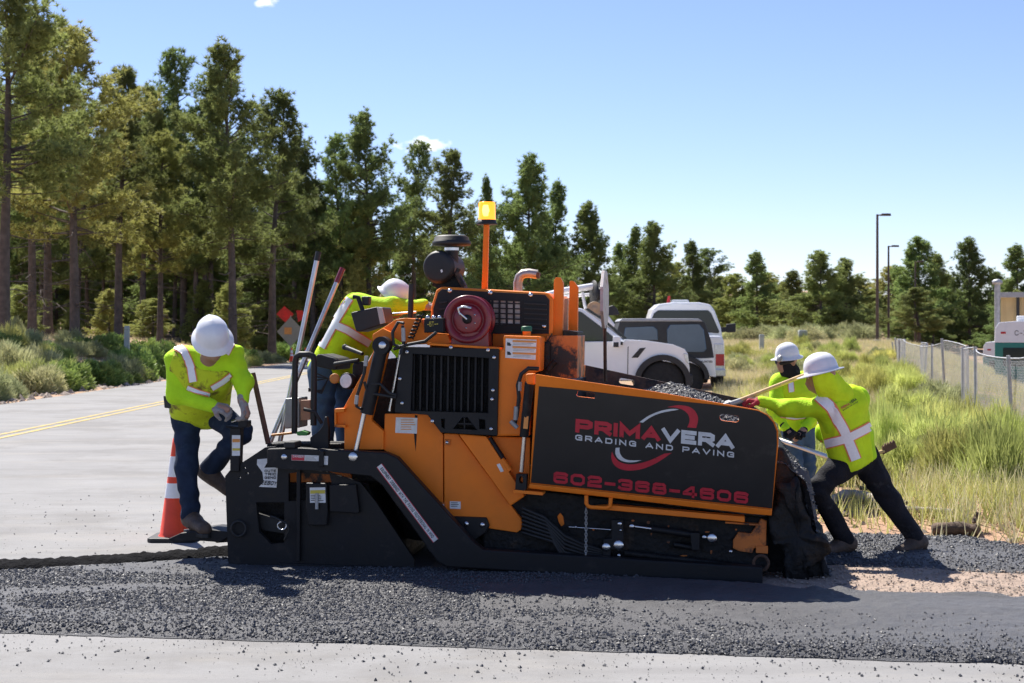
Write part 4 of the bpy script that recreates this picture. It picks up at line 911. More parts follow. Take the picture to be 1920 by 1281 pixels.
# -- lower chassis
pp('chassis_side', [(905, 928), (990, 918), (1440, 972), (1440, 1072), (905, 1040)], .16, .22, m_tar, .01); pp('chassis_core', [(650, 905), (1000, 905), (1438, 985), (1438, 1060), (880, 1030), (700, 1000)], .75, 1.75, m_tar, .02)
pp('body_core', [(660, 680), (1030, 640), (1030, 915), (660, 905)], .3, 2.1, m_tar, .02)
pp('wing_support_rail', cc(cC, [(322, 172), (430, 163), (1290, 236), (1290, 274), (420, 196), (326, 190)]), .0, .1, m_or)
pp('rail_end', cc(cC, [(1165, 268), (1385, 285), (1380, 296), (1165, 280)]), .02, .08, m_ord, .004)
pt('rail_handle', [cC(272, 100) + (-.03,), cC(272, 150) + (-.03,), cC(282, 168) + (-.03,), cC(305, 176) + (-.03,), cC(405, 180) + (-.03,), cC(425, 168) + (-.03,), cC(430, 115) + (-.03,)], .0135, m_or, 10)
bk = pp('bracket_plate', cc(cC, [(432, 255), (510, 258), (512, 445), (430, 450), (424, 560), (376, 555), (382, 380), (432, 378)]), .06, .09, m_blk)
for x, y, s_ in ((487, 282, 1), (493, 323, .6), (400, 432, 1.7), (480, 420, 2.), (565, 298, 1.1), (1030, 368, 1), (1080, 375, 1.9), (1200, 460, .8), (482, 485, .8), (755, 520, .8), (1092, 545, .9), (205, 303, .6)): bolt(*cC(x, y), .06, s_)
lc = pt('push_cylinder', [cC(690, 314) + (.08,), cC(965, 354) + (.08,)], .024, m_blk, 12); pt('cylinder_rod', [cC(575, 298) + (.08,), cC(692, 314) + (.08,)], .011, m_steel, 10, lc)
pp('cylinder_block', cc(cC, [(940, 340), (1000, 340), (1000, 455), (950, 455)]), .04, .12, m_blk); pt('lower_cylinder', [cC(835, 415) + (.1,), cC(980, 440) + (.1,)], .02, m_blk)
pp('worn_plate', cc(cC, [(1215, 390), (1250, 335), (1330, 345), (1395, 250), (1432, 265), (1428, 425), (1350, 440), (1340, 470), (1255, 458), (1215, 440)]), .125, .165, m_ord, .004); pp('worn_plate', cc(cC, [(1362, 425), (1440, 425), (1440, 475), (1362, 470)]), .11, .16, m_ord, .004)
pp('worn_plate', cc(cC, [(85, 235), (104, 212), (122, 235), (130, 285), (112, 300), (95, 275)]), .15, .165, m_or, .003)
for x, y, w_, h_ in ((572, 262, 18, 10), (672, 275, 22, 16), (802, 298, 12, 12), (690, 350, 8, 14), (318, 318, 14, 14), (800, 400, 18, 16), (1050, 335, 26, 8), (1075, 465, 12, 22), (1325, 620, 8, 22), (900, 488, 40, 8), (1235, 320, 12, 10)):
    pp('paint_patch', cc(cC, [(x - w_ * .6, y - h_ * .3), (x - w_ * .1, y - h_ * .6), (x + w_ * .55, y - h_ * .4), (x + w_ * .4, y + h_ * .3), (x, y + h_ * .6), (x - w_ * .5, y + h_ * .3)]), .158, .161, m_ord, 0)
MB().tube([L(*cC(1395 + 48 * math.cos(a), 535 + 48 * math.sin(a)), .05) for a in [6.2832 * i / 20 for i in range(20)]], .011, 8, closed=True).build('tow_ring', m_rust, paver)
mb = MB()
for i in range(17):
    x, y = 271 - .1 * i, 190 + 18 * i
    mb.tube([L(*cC(x + (7 if i % 2 else 2.5) * math.cos(a), y + 14 * math.sin(a)), .0 + (0.002 if i % 2 else .008) * math.cos(a)) for a in [6.2832 * j / 10 for j in range(10)]], .0032, 5, closed=True)
mb.build('chain', m_grey, paver)
for k in range(7):
    y0 = 240 + 26 * k; pt('hydraulic_hose', [cC(-140, y0 - 60) + (.06 + .01 * k,), cC(0 + 10 * k, y0) + (.04,), cC(130, y0 + 120) + (.05,), cC(250, y0 + 175 - 6 * k) + (.08,), cC(380, 455 + 10 * k) + (.1,)], .012, m_rub, 7)
pt('adjust_rod', [cC(160, 302) + (.06,), cC(430, 320) + (.06,)], .005, m_steel, 6); pt('lower_bar', [cC(520, 470) + (.09,), cC(1330, 565) + (.09,)], .022, m_tar)
for o_ in (.28, 1.85):
    trk = pp('crawler_track', [(862, 1022), (880, 1008), (1405, 1032), (1430, 1050), (1436, 1075), (1420, 1098), (1390, 1102), (880, 1078), (860, 1064), (854, 1042)], o_, o_ + .38, m_rub, .02)
    for i in range(26): pp('track_pad', [(872 + 21 * i, 1073 + 1.05 * i), (886 + 21 * i, 1074 + 1.05 * i), (886 + 21 * i, 1081 + 1.05 * i), (872 + 21 * i, 1080 + 1.05 * i)], o_ - .01, o_ + .39, m_rub, .003, parent=trk)
# -- front: push rollers and spill apron
pp('push_frame', [(1436, 985), (1500, 985), (1536, 1008), (1540, 1050), (1500, 1080), (1436, 1078)], .35, 2.2, m_tar, .02)
for o_ in (.22, 1.35): 
    q = L(1516, 1050, o_ + .5); MB().lathe([(.0, -.5), (.075, -.5), (.085, -.48), (.085, .48), (.075, .5), (0, .5)], q, (0, 1, 0), 20).build('push_roller', m_tar, paver)
pp('front_plate', [(1470, 1000), (1512, 1000), (1512, 1098), (1472, 1098)], .12, .2, m_tar, .02); 
mb = MB(); P_ = [(1452, 835), (1470, 838), (1490, 880), (1503, 930), (1525, 985), (1480, 1000), (1442, 985), (1446, 950)]
mb.prism([L(x, y, .18) for x, y in P_], (0, 2.0, 0)); mb.build('front_apron', m_tar, paver, .03)
bpy.context.view_layer.update()

# -- asphalt in the hopper (its own thing) and on the apron
def heap(name, u0, u1, o0, o1, nu, no, zf, label, npeb):
    vs = []; 
    for j in range(no + 1):
        for i in range(nu + 1):
            u = u0 + (u1 - u0) * i / nu; o = o0 + (o1 - o0) * j / no
            vs.append(tuple(WP(Vector((u, o, zf(u, o))))))
    fs = [(j * (nu + 1) + i, j * (nu + 1) + i + 1, (j + 1) * (nu + 1) + i + 1, (j + 1) * (nu + 1) + i) for j in range(no) for i in range(nu)]
    root = npmesh(name, vs, fs, m_mat); tag(root, label, 'asphalt pile')
    P = []
    for i in range(npeb):
        u = rng.uniform(u0, u1); o = rng.uniform(o0, o1); P.append(tuple(WP(Vector((u, o, zf(u, o) + .004)))))
    pebbles('loose_stones', np.array(P), nrg.uniform(.006, .016, npeb), m_stone, parent=root)
pk = L(1262, 716, 1.25); e0 = L(1030, 800, 1.2).x; e1 = L(1440, 900, 1.2).x
def heap_z(u, o):
    r_ = math.hypot(u - pk.x, (o - 1.25) * .55); return max(.62, pk.z + .03 - .50 * math.sqrt(r_ * r_ + .015) + .025 * nz2(u, o, 5, 3) + .018 * nz2(u, o, 16, 8))
heap('asphalt_heap', e0, e1, .08, 2.28, 110, 80, heap_z, 'heap of loose black asphalt mix inside the paver hopper', 9000)
fk = L(1466, 850, .9)
def spill_z(u, o):
    x = u - fk.x; e = .05 * nz2(u, o, 4, 3) + .03 * nz2(u, o, 11, 8)
    return max(.03, fk.z + .05 - .9 * max(0, x) - 2.6 * max(0, x - .1 - e * 2) - .10 * abs(o - .9) + e)
heap('asphalt_spill', fk.x - .2, fk.x + .3, .16, 2.1, 60, 90, spill_z, 'black asphalt mix spilling over the front of the hopper', 2500)
rl = random.Random(3)
def caked(name, pts, o0, o1, amp):        # tar-caked mass: outline swept across the machine, rough all over
    P = []; n = len(pts)
    for i in range(n):
        for k in range(8): P.append((pts[i][0] + (pts[(i + 1) % n][0] - pts[i][0]) * k / 8, pts[i][1] + (pts[(i + 1) % n][1] - pts[i][1]) * k / 8))
    cx_ = sum(p[0] for p in P) / len(P); cy_ = sum(p[1] for p in P) / len(P); rows = []; M = len(P)
    def pt_(x, y, o):
        q = L(x, y, o0); q.y = o; w = Vector((mnoise.noise(q * 7), mnoise.noise(q * 7 + Vector((5, 1, 2))), mnoise.noise(q * 7 + Vector((9, 3, 4))))) * amp + Vector((mnoise.noise(q * 19), mnoise.noise(q * 19 + Vector((5, 1, 2))), mnoise.noise(q * 19 + Vector((9, 3, 4))))) * amp * .5
        return q + w
    vs = []; rings = [(.0, o0), (.3, o0), (.6, o0), (.85, o0)] + [(1, o0 + (o1 - o0) * j / 26) for j in range(27)] + [(.6, o1), (0, o1)]
    for s_, o in rings: vs += [pt_(cx_ + (x - cx_) * s_, cy_ + (y - cy_) * s_, o) for x, y in P]
    fs = [(r * M + i, r * M + (i + 1) % M, (r + 1) * M + (i + 1) % M, (r + 1) * M + i) for r in range(len(rings) - 1) for i in range(M)]
    return MB().add(vs, fs, 0, True).build(name, m_tar, paver)
caked('tar_caked_apron', [(1462, 905), (1492, 900), (1508, 945), (1522, 985), (1545, 1008), (1553, 1040), (1538, 1058), (1516, 1062), (1508, 1096), (1482, 1098), (1470, 1040), (1448, 1020), (1450, 960)], .1, 1.9, .045)

# ------------------------------------------------------------ people
def sdf_grid(prims, h, k=.03, pad=.03, clips=(), amp=0., fr=30., seed=0, ext=()):
    A = np.array([np.minimum(p[0], p[1]) - max(p[2], p[3]) for p in prims]).min(0) - pad
    B = np.array([np.maximum(p[0], p[1]) + max(p[2], p[3]) for p in prims]).max(0) + pad
    n = np.ceil((B - A) / h).astype(int) + 1
    f = np.full(n, .3, np.float32)
    ax = [A[i] + h * np.arange(n[i]) for i in range(3)]
    for a, b, ra, rb in prims:
        lo = np.minimum(a, b) - max(ra, rb) - .06; hi = np.maximum(a, b) + max(ra, rb) + .06
        i0 = np.maximum(0, ((lo - A) / h).astype(int)); i1 = np.minimum(n, ((hi - A) / h).astype(int) + 2)
        sl = tuple(slice(i0[i], i1[i]) for i in range(3))
        X, Y, Z = np.meshgrid(*[ax[i][sl[i]] for i in range(3)], indexing='ij')
        P = np.stack([X, Y, Z], -1) - a; ab = b - a; L2 = max(1e-9, ab @ ab)
        t = np.clip((P @ ab) / L2, 0, 1); d = np.linalg.norm(P - t[..., None] * ab, axis=-1) - (ra + (rb - ra) * t)
        g = f[sl]; hh = np.maximum(k - np.abs(g - d), 0) / k; f[sl] = np.minimum(g, d) - hh * hh * k * .25
    X, Y, Z = np.meshgrid(*ax, indexing='ij')
    if amp:
        w = 1.3 * np.sin(X * fr * .37 + seed) + 1.3 * np.sin(Z * fr * .45 + seed * 2) + np.sin(Y * fr * .5 + seed * 3)
        f += amp * (np.sin(Z * fr + 2.2 * w) + .6 * np.sin((X + Y) * fr * 1.3 - 1.7 * w + seed))
    for p0, nn in clips: f = np.maximum(f, (X - p0[0]) * nn[0] + (Y - p0[1]) * nn[1] + (Z - p0[2]) * nn[2])
    return f, A
def surfnet(f, A, h):
    s = f < 0; nx_, ny_, nz_ = f.shape
    cnt = np.zeros((nx_ - 1, ny_ - 1, nz_ - 1), np.int8)
    for dx in (0, 1):
        for dy in (0, 1):
            for dz in (0, 1): cnt += s[dx:nx_ - 1 + dx, dy:ny_ - 1 + dy, dz:nz_ - 1 + dz]
    act = (cnt > 0) & (cnt < 8); idx = -np.ones(act.shape, np.int64); C = np.argwhere(act); idx[act] = np.arange(len(C))
    acc = np.zeros((len(C), 3)); num = np.zeros(len(C))
    cor = [(0, 0, 0), (1, 0, 0), (0, 1, 0), (1, 1, 0), (0, 0, 1), (1, 0, 1), (0, 1, 1), (1, 1, 1)]
    for a in range(8):
        for b in range(a + 1, 8):
            ca, cb = np.array(cor[a]), np.array(cor[b])
            if np.abs(ca - cb).sum() != 1: continue
            fa = f[tuple((C + ca).T)]; fb = f[tuple((C + cb).T)]; m = (fa < 0) != (fb < 0)
            t = np.where(m, fa / np.where(m, fa - fb, 1), 0)
            acc[m] += (ca + (cb - ca) * t[:, None])[m]; num[m] += 1
    V = A + h * (C + acc / num[:, None]); Q = []
    for axis in range(3):
        o1, o2 = [(1, 2), (2, 0), (0, 1)][axis]
        sl0 = [slice(None)] * 3; sl1 = [slice(None)] * 3; sl0[axis] = slice(0, -1); sl1[axis] = slice(1, None)
        a, b = s[tuple(sl0)], s[tuple(sl1)]
        for flip, m in ((False, a & ~b), (True, ~a & b)):
            E = np.argwhere(m); E = E[(E[:, o1] > 0) & (E[:, o2] > 0)]
            lim = np.array(act.shape); E = E[(E[:, o1] < lim[o1]) & (E[:, o2] < lim[o2])]
            e1 = np.zeros(3, int); e1[o1] = 1; e2 = np.zeros(3, int); e2[o2] = 1
            q = np.stack([idx[tuple((E - e1 - e2).T)], idx[tuple((E - e2).T)], idx[tuple(E.T)], idx[tuple((E - e1).T)]], 1)
            Q.append(q[:, ::-1] if flip else q)
    Q = np.concatenate(Q); return V, Q[(Q >= 0).all(1)]
def v3(p): return np.array((p[0], p[1], p[2]), float)
def cap(a, b, ra, rb=None): return (v3(a), v3(b), ra, ra if rb is None else rb)
def blob(name, prims, h, m, root, **kw):
    f, A = sdf_grid(prims, h, **kw); V, Q = surfnet(f, A, h)
    o = npmesh(name, V - np.array(tuple(root.location)), Q, m, root)
    return o, BVHTree.FromPolygons([tuple(p) for p in V], [tuple(q) for q in Q])
m_skin = mat('skin', (.36, .2, .14), .55, 0, .1, 20); m_neon = mat('neon_shirt', (.5, .83, .02), .75, 0, .08, 9, .3, 60, spec=.2); m_vest = mat('neon_vest', (.62, .86, .02), .75, 0, .1, 7, .3, 50, spec=.2)
m_vestd = mat('soiled_neon_vest', (.6, .72, .03), .78, 0, .1, 7, .3, 50, spec=.2, stain=(.2, .17, .03), stain_amt=.6, stain_scale=7)
m_jean = mat('blue_denim', (.022, .035, .066), .85, 0, .3, 9, .4, 220, spec=.2, stain=(.045, .065, .1), stain_amt=.35, stain_scale=6); m_jeanb = mat('faded_denim', (.07, .12, .2), .85, 0, .25, 8, .4, 220, spec=.2)
m_black = mat('black_cloth', (.016, .016, .02), .85, 0, .3, 9, .4, 90, spec=.2, stain=(.05, .05, .055), stain_amt=.3, stain_scale=5)
m_boot = mat('brown_leather', (.085, .055, .038), .65, 0, .35, 12, .4, 60); m_glove = mat('grey_glove', (.3, .28, .27), .8, 0, .2, 25, .3, 120, stain=(.28, .16, .11), stain_amt=.5, stain_scale=16)
m_redg = mat('red_glove', (.4, .02, .03), .7, 0, .2, 25); m_hat = mat('white_hard_hat', (.78, .78, .79), .32, 0, .05, 12, stain=(.36, .3, .27), stain_amt=.1, stain_scale=14, coat=.2)
m_stripe = mat('reflective_stripe', (.86, .86, .87), .45, 0, .05, 60, spec=.6); m_trim = mat('orange_trim', (.85, .28, .1), .7)
def lerp(a, b, t): return a + (b - a) * t
def hand_prims(w, tip, palm_n, side, curl=.9, s=1.):
    w = Vector(w); d = (Vector(tip) - w).normalized(); n = Vector(palm_n); n = (n - d * n.dot(d)).normalized(); sd = d.cross(n) * side; P = [cap(w - d * .02, w + d * .03, .03 * s)]
    for i, (of, ln) in enumerate(((-.031, .8), (-.0105, .95), (.0105, 1.0), (.031, .92))):
        k = w + d * .085 * s + sd * of * s; P.append(cap(w + d * .01 + sd * of * .6 * s, k, .017 * s, .0145 * s)); q = k; ang = 0
        for j, l_ in enumerate((.042, .028, .022)):
            ang += curl * (.8, 1.1, .8)[j]; e = q + (d * math.cos(ang) + n * math.sin(ang)) * l_ * ln * s; P.append(cap(q, e, (.0125 - .0012 * j) * s, (.0118 - .0012 * j) * s)); q = e
    a = w + d * .03 * s + sd * .028 * s; b = a + (d * .65 + sd * .6 + n * .45).normalized() * .042 * s; c = b + (d * .7 + sd * .05 + n * .75).normalized() * .034 * s
    return P + [cap(a, b, .0155 * s, .013 * s), cap(b, c, .013 * s, .0105 * s)]
def hard_hat(root, c, up, fwd, s=1., brim=.036, peak=.015, name='hard_hat'):
    up = Vector(up).normalized(); fwd = Vector(fwd); fwd = (fwd - up * fwd.dot(up)).normalized(); lt = up.cross(fwd); c = Vector(c) - Vector(root.location); vs = []; seg = 40
    prof = [(1 + 1.0, -.006, 1), (1 + 1.0, .0, 1), (1, .008, 1), (.985, .03, 0), (.95, .06, 0), (.87, .092, 0), (.72, .12, 0), (.5, .139, 0), (.25, .149, 0), (.04, .152, 0)]
    for pr, z, br in prof:
        for k in range(seg):
            a = 6.2832 * k / seg; rx, ry = .137 * min(pr, 1) * s, .113 * min(pr, 1) * s
            ex = (brim + peak * max(0, math.cos(a)) ** 2) * s if pr > 1 else 0
            zz = z * s - (.012 * s * abs(math.sin(a)) if pr > 1 else 0)
            rid = .006 * s * math.exp(-(math.sin(a) * min(pr, 1) / .16) ** 2) if not br and z > .03 else 0
            vs.append(c + fwd * math.cos(a) * (rx + ex) + lt * math.sin(a) * (ry + ex) + up * (zz + rid))
    fs = [(i * seg + k, i * seg + (k + 1) % seg, (i + 1) * seg + (k + 1) % seg, (i + 1) * seg + k) for i in range(len(prof) - 1) for k in range(seg)]
    mb = MB(); mb.add(vs, fs, 0, True); mb.add(vs[-seg:], [tuple(range(seg))], 0, True)
    inner = [c + (v - c) * .97 - up * .004 for v in vs[2 * seg:]]; mb.add(inner, [q[::-1] for q in fs[:(len(prof) - 3) * seg]], 0, True)
    return mb.build(name, m_hat, root)
def ribbon(root, bvhs, path, wpx, m, off, name='reflective_stripe', nacross=6, seg=26):
    P = [Vector((p[0], p[1])) for p in path]; Ls = [0]
    for a, b in zip(P, P[1:]): Ls.append(Ls[-1] + (b - a).length)
    vs = []; ok = []
    for i in range(seg + 1):
        s_ = Ls[-1] * i / seg; j = max(q for q in range(len(P) - 1) if Ls[q] <= s_ + 1e-6); t = (s_ - Ls[j]) / max(1e-6, Ls[j + 1] - Ls[j]); c = P[j].lerp(P[j + 1], t)
        tg = (P[min(j + 1, len(P) - 1)] - P[j]).normalized(); nn = Vector((-tg.y, tg.x))
        for k in range(nacross + 1):
            q = c + nn * wpx * (k / nacross - .5); d = Vector(((q.x - CX) / F, 1, (HY - q.y) / F)).normalized(); best = None
            for bv in bvhs:
                loc, nor, _, dist = bv.ray_cast(CAMP, d)
                if loc is not None and (best is None or dist < best[2]): best = (loc, nor, dist)
            if best: nr = best[1] if best[1].dot(d) < 0 else -best[1]; vs.append(best[0] + nr * off - Vector(root.location)); ok.append(True)
            else: vs.append(Vector((0, 0, 0))); ok.append(False)
    fs = []; n = nacross + 1
    for i in range(seg):
        for k in range(nacross):
            q = (i * n + k, i * n + k + 1, (i + 1) * n + k + 1, (i + 1) * n + k)
            if all(ok[x] for x in q) and max((vs[q[0]] - vs[x]).length for x in q) < .06: fs.append(q)
    used = sorted({x for q in fs for x in q}); mp = {x: i for i, x in enumerate(used)}
    if not fs: return None
    mb = MB(); mb.add([vs[x] for x in used], [tuple(mp[x] for x in q) for q in fs], 0, True); return mb.build(name, m, root)
def stripes(root, bv, lst):
    for path, w in lst:
        o = ribbon(root, bv, path, w, m_stripe, .011)
        t = ribbon(root, bv, path, w * 1.3, m_trim, .007, 'stripe_trim')
def person(label, J, opt):
    """J: joint name -> world point. Body one mesh; clothes, hat, gloves, boots are children."""
    J = {k: Vector(v) for k, v in J.items()}; root = thing('person', label, 'person', (J['an1'].x, J['an1'].y, opt['floor'])); s = opt.get('s', 1.)
    neck, chest, pel, head = J['neck'], J['chest'], J['pelvis'], J['head']
    def torso(e, low=0.): 
        T = [cap(pel, chest, .115 * s + e, .125 * s + e), cap(chest, lerp(chest, neck, .75), .125 * s + e, .07 * s + e), cap(J['sh1'], J['sh2'], .068 * s + e)]
        for q in '12': T += [cap(lerp(pel, J['hip' + q], .7), lerp(chest, J['sh' + q], .55), .1 * s + e, .095 * s + e), cap(lerp(chest, J['sh' + q], .5), lerp(neck, J['sh' + q], .6), .085 * s + e, .05 * s + e)]
        return T
    def arms(e, e2=None): 
        e2 = e if e2 is None else e2
        return [x for q in '12' for x in (cap(J['sh' + q], J['el' + q], .055 * s + e, .043 * s + e), cap(J['el' + q], J['wr' + q], .042 * s + e, .029 * s + e2))]
    def legs(e, e2=None):
        e2 = e if e2 is None else e2
        return [x for q in '12' for x in (cap(lerp(J['hip' + q], pel, .15), J['kn' + q], .088 * s + e, .06 * s + e), cap(J['kn' + q], lerp(J['kn' + q], J['an' + q], .93 if e else 1), .058 * s + e, .046 * s + e2))]
    def feet(e): return [x for q in '12' for x in (cap(J['an' + q], lerp(J['an' + q], J['toe' + q], .25), .045 * s + e, .04 * s + e), cap(lerp(J['an' + q], J['toe' + q], .1) , J['toe' + q], .042 * s + e, .036 * s + e))]
    up, fw = Vector(opt['up']).normalized(), Vector(opt['fwd']).normalized(); fw = (fw - up * fw.dot(up)).normalized(); lt = up.cross(fw)
    hd = [cap(head - fw * .015 + up * .02, head + fw * .02 + up * .03, .088 * s, .082 * s), cap(head + fw * .035 - up * .045, head + fw * .05 - up * .08, .06 * s, .042 * s), cap(neck - up * .03, head - up * .04, .06 * s, .055 * s),
          cap(head + fw * .098 + up * .0, head + fw * .115 - up * .028, .011 * s, .016 * s), cap(head + lt * .086 - up * .0, head + lt * .088 - up * .03, .014 * s, .011 * s), cap(head - lt * .086, head - lt * .088 - up * .03, .014 * s, .011 * s), cap(head + fw * .1 - up * .058, head + fw * .102 - up * .068, .014 * s)]
    hands = [cap(J['wr' + q], lerp(J['wr' + q], J['ha' + q], .8), .028 * s, .026 * s) for q in '12']
    blob('body', torso(0) + arms(0) + legs(0) + feet(0) + hd + hands, .0125, m_skin, root, k=.035)
    _, b1 = blob('shirt', torso(.018) + arms(.02, .012), .0115, opt.get('shirt', m_neon), root, k=.05, amp=.0055, fr=24, seed=opt['seed'], clips=[(pel - (chest - pel).normalized() * opt.get('hem', .06), -(chest - pel).normalized())] + [(J['wr' + q], (J['wr' + q] - J['el' + q]).normalized()) for q in '12' if False])
    _, b2 = blob('safety_vest', torso(.032), .0115, opt.get('vest', m_vest), root, k=.05, amp=.0048, fr=18, seed=opt['seed'] + 1, clips=[(pel - (chest - pel).normalized() * (opt.get('hem', .06) - opt.get('vgap', .015)), -(chest - pel).normalized())] + [(lerp(J['sh' + q], chest, -.12), (J['sh' + q] - lerp(chest, neck, .5)).normalized()) for q in '12'] + [(lerp(neck, chest, .12), (neck - chest).normalized())])
    blob('trousers', [cap(pel, lerp(pel, chest, .2), .118 * s, .118 * s)] + [cap(lerp(pel, J['hip' + q], .9), lerp(pel, J['hip' + q], .9) + (chest - pel) * .12, .1 * s) for q in '12'] + legs(.017, .02), .0115, opt.get('trousers', m_jean), root, k=.04, amp=.0055, fr=30, seed=opt['seed'] + 2)
    for q in '12':
        an, toe = J['an' + q], J['toe' + q]; sl = opt.get('sole' + q)
        cl = [] if sl is None else [(Vector((0, 0, sl)), Vector((0, 0, -1)))]
        blob('boot', [cap(an + (J['kn' + q] - an).normalized() * .07, an, .055 * s, .053 * s), cap(an, lerp(an, toe, .3), .056 * s, .056 * s), cap(lerp(an, toe, -.12) - Vector((0, 0, .014)), toe, .056 * s, .049 * s)], .0095, m_boot, root, k=.03, clips=cl)
        zb = (sl if sl is not None else min(an.z, toe.z) - .075); dd = (toe - an); dd.z = 0; dd.normalize(); sd_ = Vector((-dd.y, dd.x, 0))
        if sl is not None:
            P_ = [an - dd * .06 - sd_ * .03, an - dd * .075, an - dd * .06 + sd_ * .03, lerp(an, toe, .7) + sd_ * .05, toe + dd * .03 + sd_ * .035, toe + dd * .055, toe + dd * .03 - sd_ * .035, lerp(an, toe, .7) - sd_ * .05]
            MB().prism([Vector((p.x, p.y, zb - .018)) - Vector(root.location) for p in P_], (0, 0, .03)).build('boot_sole', m_rub, root, .005)
        if 'ha' + q in J: blob('glove', hand_prims(J['wr' + q], J['ha' + q], opt['pn' + q], opt.get('side' + q, 1), opt.get('curl', .9), 1.08 * s) + [cap(lerp(J['wr' + q], J['el' + q], .16), J['wr' + q], .037 * s, .033 * s)], .0048, opt.get('glove' + q, m_glove), root, k=.008)
    hard_hat(root, head + up * .03 * s - fw * .005, up, fw, s * opt.get('hat', .92), opt.get('brim', .03), opt.get('peak', .02))
    for a in (-1, 1):                                          # eyes
        MB().lathe([(0, -.011), (.008, -.007), (.011, 0), (.008, .007), (0, .011)], head + fw * .088 + lt * .031 * a + up * .012 - root.location, seg=10).build('eye', m_wht, root)
    return root, [b1, b2]
A = AT
wa, bva = person('worker in neon vest and jeans bending over the paver rear, one foot raised', dict(
    head=A(399, 641, 10.40), neck=A(388, 674, 10.56), chest=A(380, 706, 10.66), pelvis=A(373, 765, 10.88), sh1=A(334, 676, 10.62), sh2=A(434, 668, 10.66), el1=A(331, 742, 10.60), el2=A(456, 716, 10.60), wr1=A(398, 761, 10.50), wr2=A(455, 751, 10.52),
    ha1=A(432, 770, 10.47), ha2=A(464, 786, 10.50), hip1=A(346, 775, 10.88), hip2=A(400, 772, 10.90), kn1=A(351, 876, 10.74), kn2=A(452, 812, 10.72), an1=A(358, 972, 10.76), an2=A(389, 884, 10.92), toe1=A(384, 992, 10.58), toe2=A(428, 918, 10.86)),
    dict(floor=.05, sole1=L(365, 1000, .2).z + .005, up=(.1, -.66, .72), fwd=(.3, -.5, -.75), seed=1.3, pn1=(.2, .5, -.8), pn2=(-.7, .2, -.6), side1=-1, side2=1, vest=m_vestd, hem=.10, curl=.8, brim=.026, peak=.012, hat=1.02))
stripes(wa, bva, [([(330, 650), (346, 660), (358, 688), (363, 716)], 13), ([(352, 727), (372, 735), (392, 741)], 9), ([(396, 728), (416, 716), (434, 702)], 9), ([(424, 664), (430, 654), (436, 645)], 9)])
MB().prism([A(306, 742, 10.80), A(331, 745, 10.75), A(335, 768, 10.75), A(308, 765, 10.80)], (0, .06, 0)).build('belt_pouch', m_rub, wa, .006).location = -Vector(wa.location)
wb, bvb = person('worker lunging with arm stretched to the hopper, broad white reflective cross on his back', dict(
    head=A(1541, 706, 10.95), neck=A(1563, 735, 11.02), chest=A(1580, 778, 11.08), pelvis=A(1602, 856, 11.16), sh1=A(1549, 763, 10.98), sh2=A(1606, 750, 11.12), el1=A(1478, 766, 11.06), el2=A(1545, 812, 11.38), wr1=A(1428, 754, 11.12), wr2=A(1580, 850, 11.5),
    ha1=A(1395, 748, 11.14), ha2=A(1604, 860, 11.5), hip1=A(1585, 868, 11.06), hip2=A(1622, 862, 11.22), kn1=A(1530, 918, 10.98), kn2=A(1672, 944, 11.2), an1=A(1588, 1018, 11.08), an2=A(1722, 1016, 11.2), toe1=A(1540, 1036, 11.0), toe2=A(1688, 1034, 11.14)),
    dict(floor=.0, up=(-.22, .1, .95), fwd=(-.93, .3, -.2), seed=4.1, pn1=(0, .2, -1), pn2=(-.4, .2, -.8), side1=1, side2=1, trousers=m_black, glove1=m_redg, sole1=.045, sole2=.045, hem=.05, curl=1.0, brim=.042, peak=.02))
stripes(wb, bvb, [([(1530, 740), (1558, 764), (1583, 808), (1604, 862)], 17), ([(1536, 836), (1588, 822), (1640, 795)], 15)])
hb = A(1541, 706, 10.95); nb_ = A(1563, 735, 11.02)
blob('neck_shade', [cap(hb + Vector((-.01, 0, -.02)), lerp(hb, nb_, .5) + Vector((0, 0, -.01)), .105, .1), cap(lerp(hb, nb_, .5), nb_ + Vector((.02, 0, -.02)), .1, .12)], .009, m_vest, wb, k=.04, amp=.004, fr=40, seed=3, clips=[(hb + Vector((-.055, .02, 0)), Vector((-.93, .3, -.2)))])
def cloth_text(root, bvs, txt, x0, y0, x1, y1, hpx, m):
    dx, dy = x1 - x0, y1 - y0; n = math.hypot(dx, dy)
    def place(u, v, k):
        qx, qy = x0 + dx * u + dy / n * hpx * v, y0 + dy * u - dx / n * hpx * v; d = Vector(((qx - CX) / F, 1, (HY - qy) / F)).normalized(); best = None
        for bv in bvs:
            loc, nor, _, dist = bv.ray_cast(CAMP, d)
            if loc is not None and (best is None or dist < best[1]): best = (loc, dist)
        return (best[0] if best else CAMP + d * 11.1) - d * (.013 + .0004 * k) - Vector(root.location)
    return text_mesh(MB(), txt, place, .24, 1., .2).build('lettering', m, root)
cloth_text(wb, bvb, 'PRIMA', 1579, 768, 1594, 759, 5, m_lred); cloth_text(wb, bvb, 'VERA', 1595, 758, 1607, 750, 5, m_ink); cloth_text(wb, bvb, 'GRADING AND PAVING', 1581, 771, 1609, 754, 2.2, m_ink)
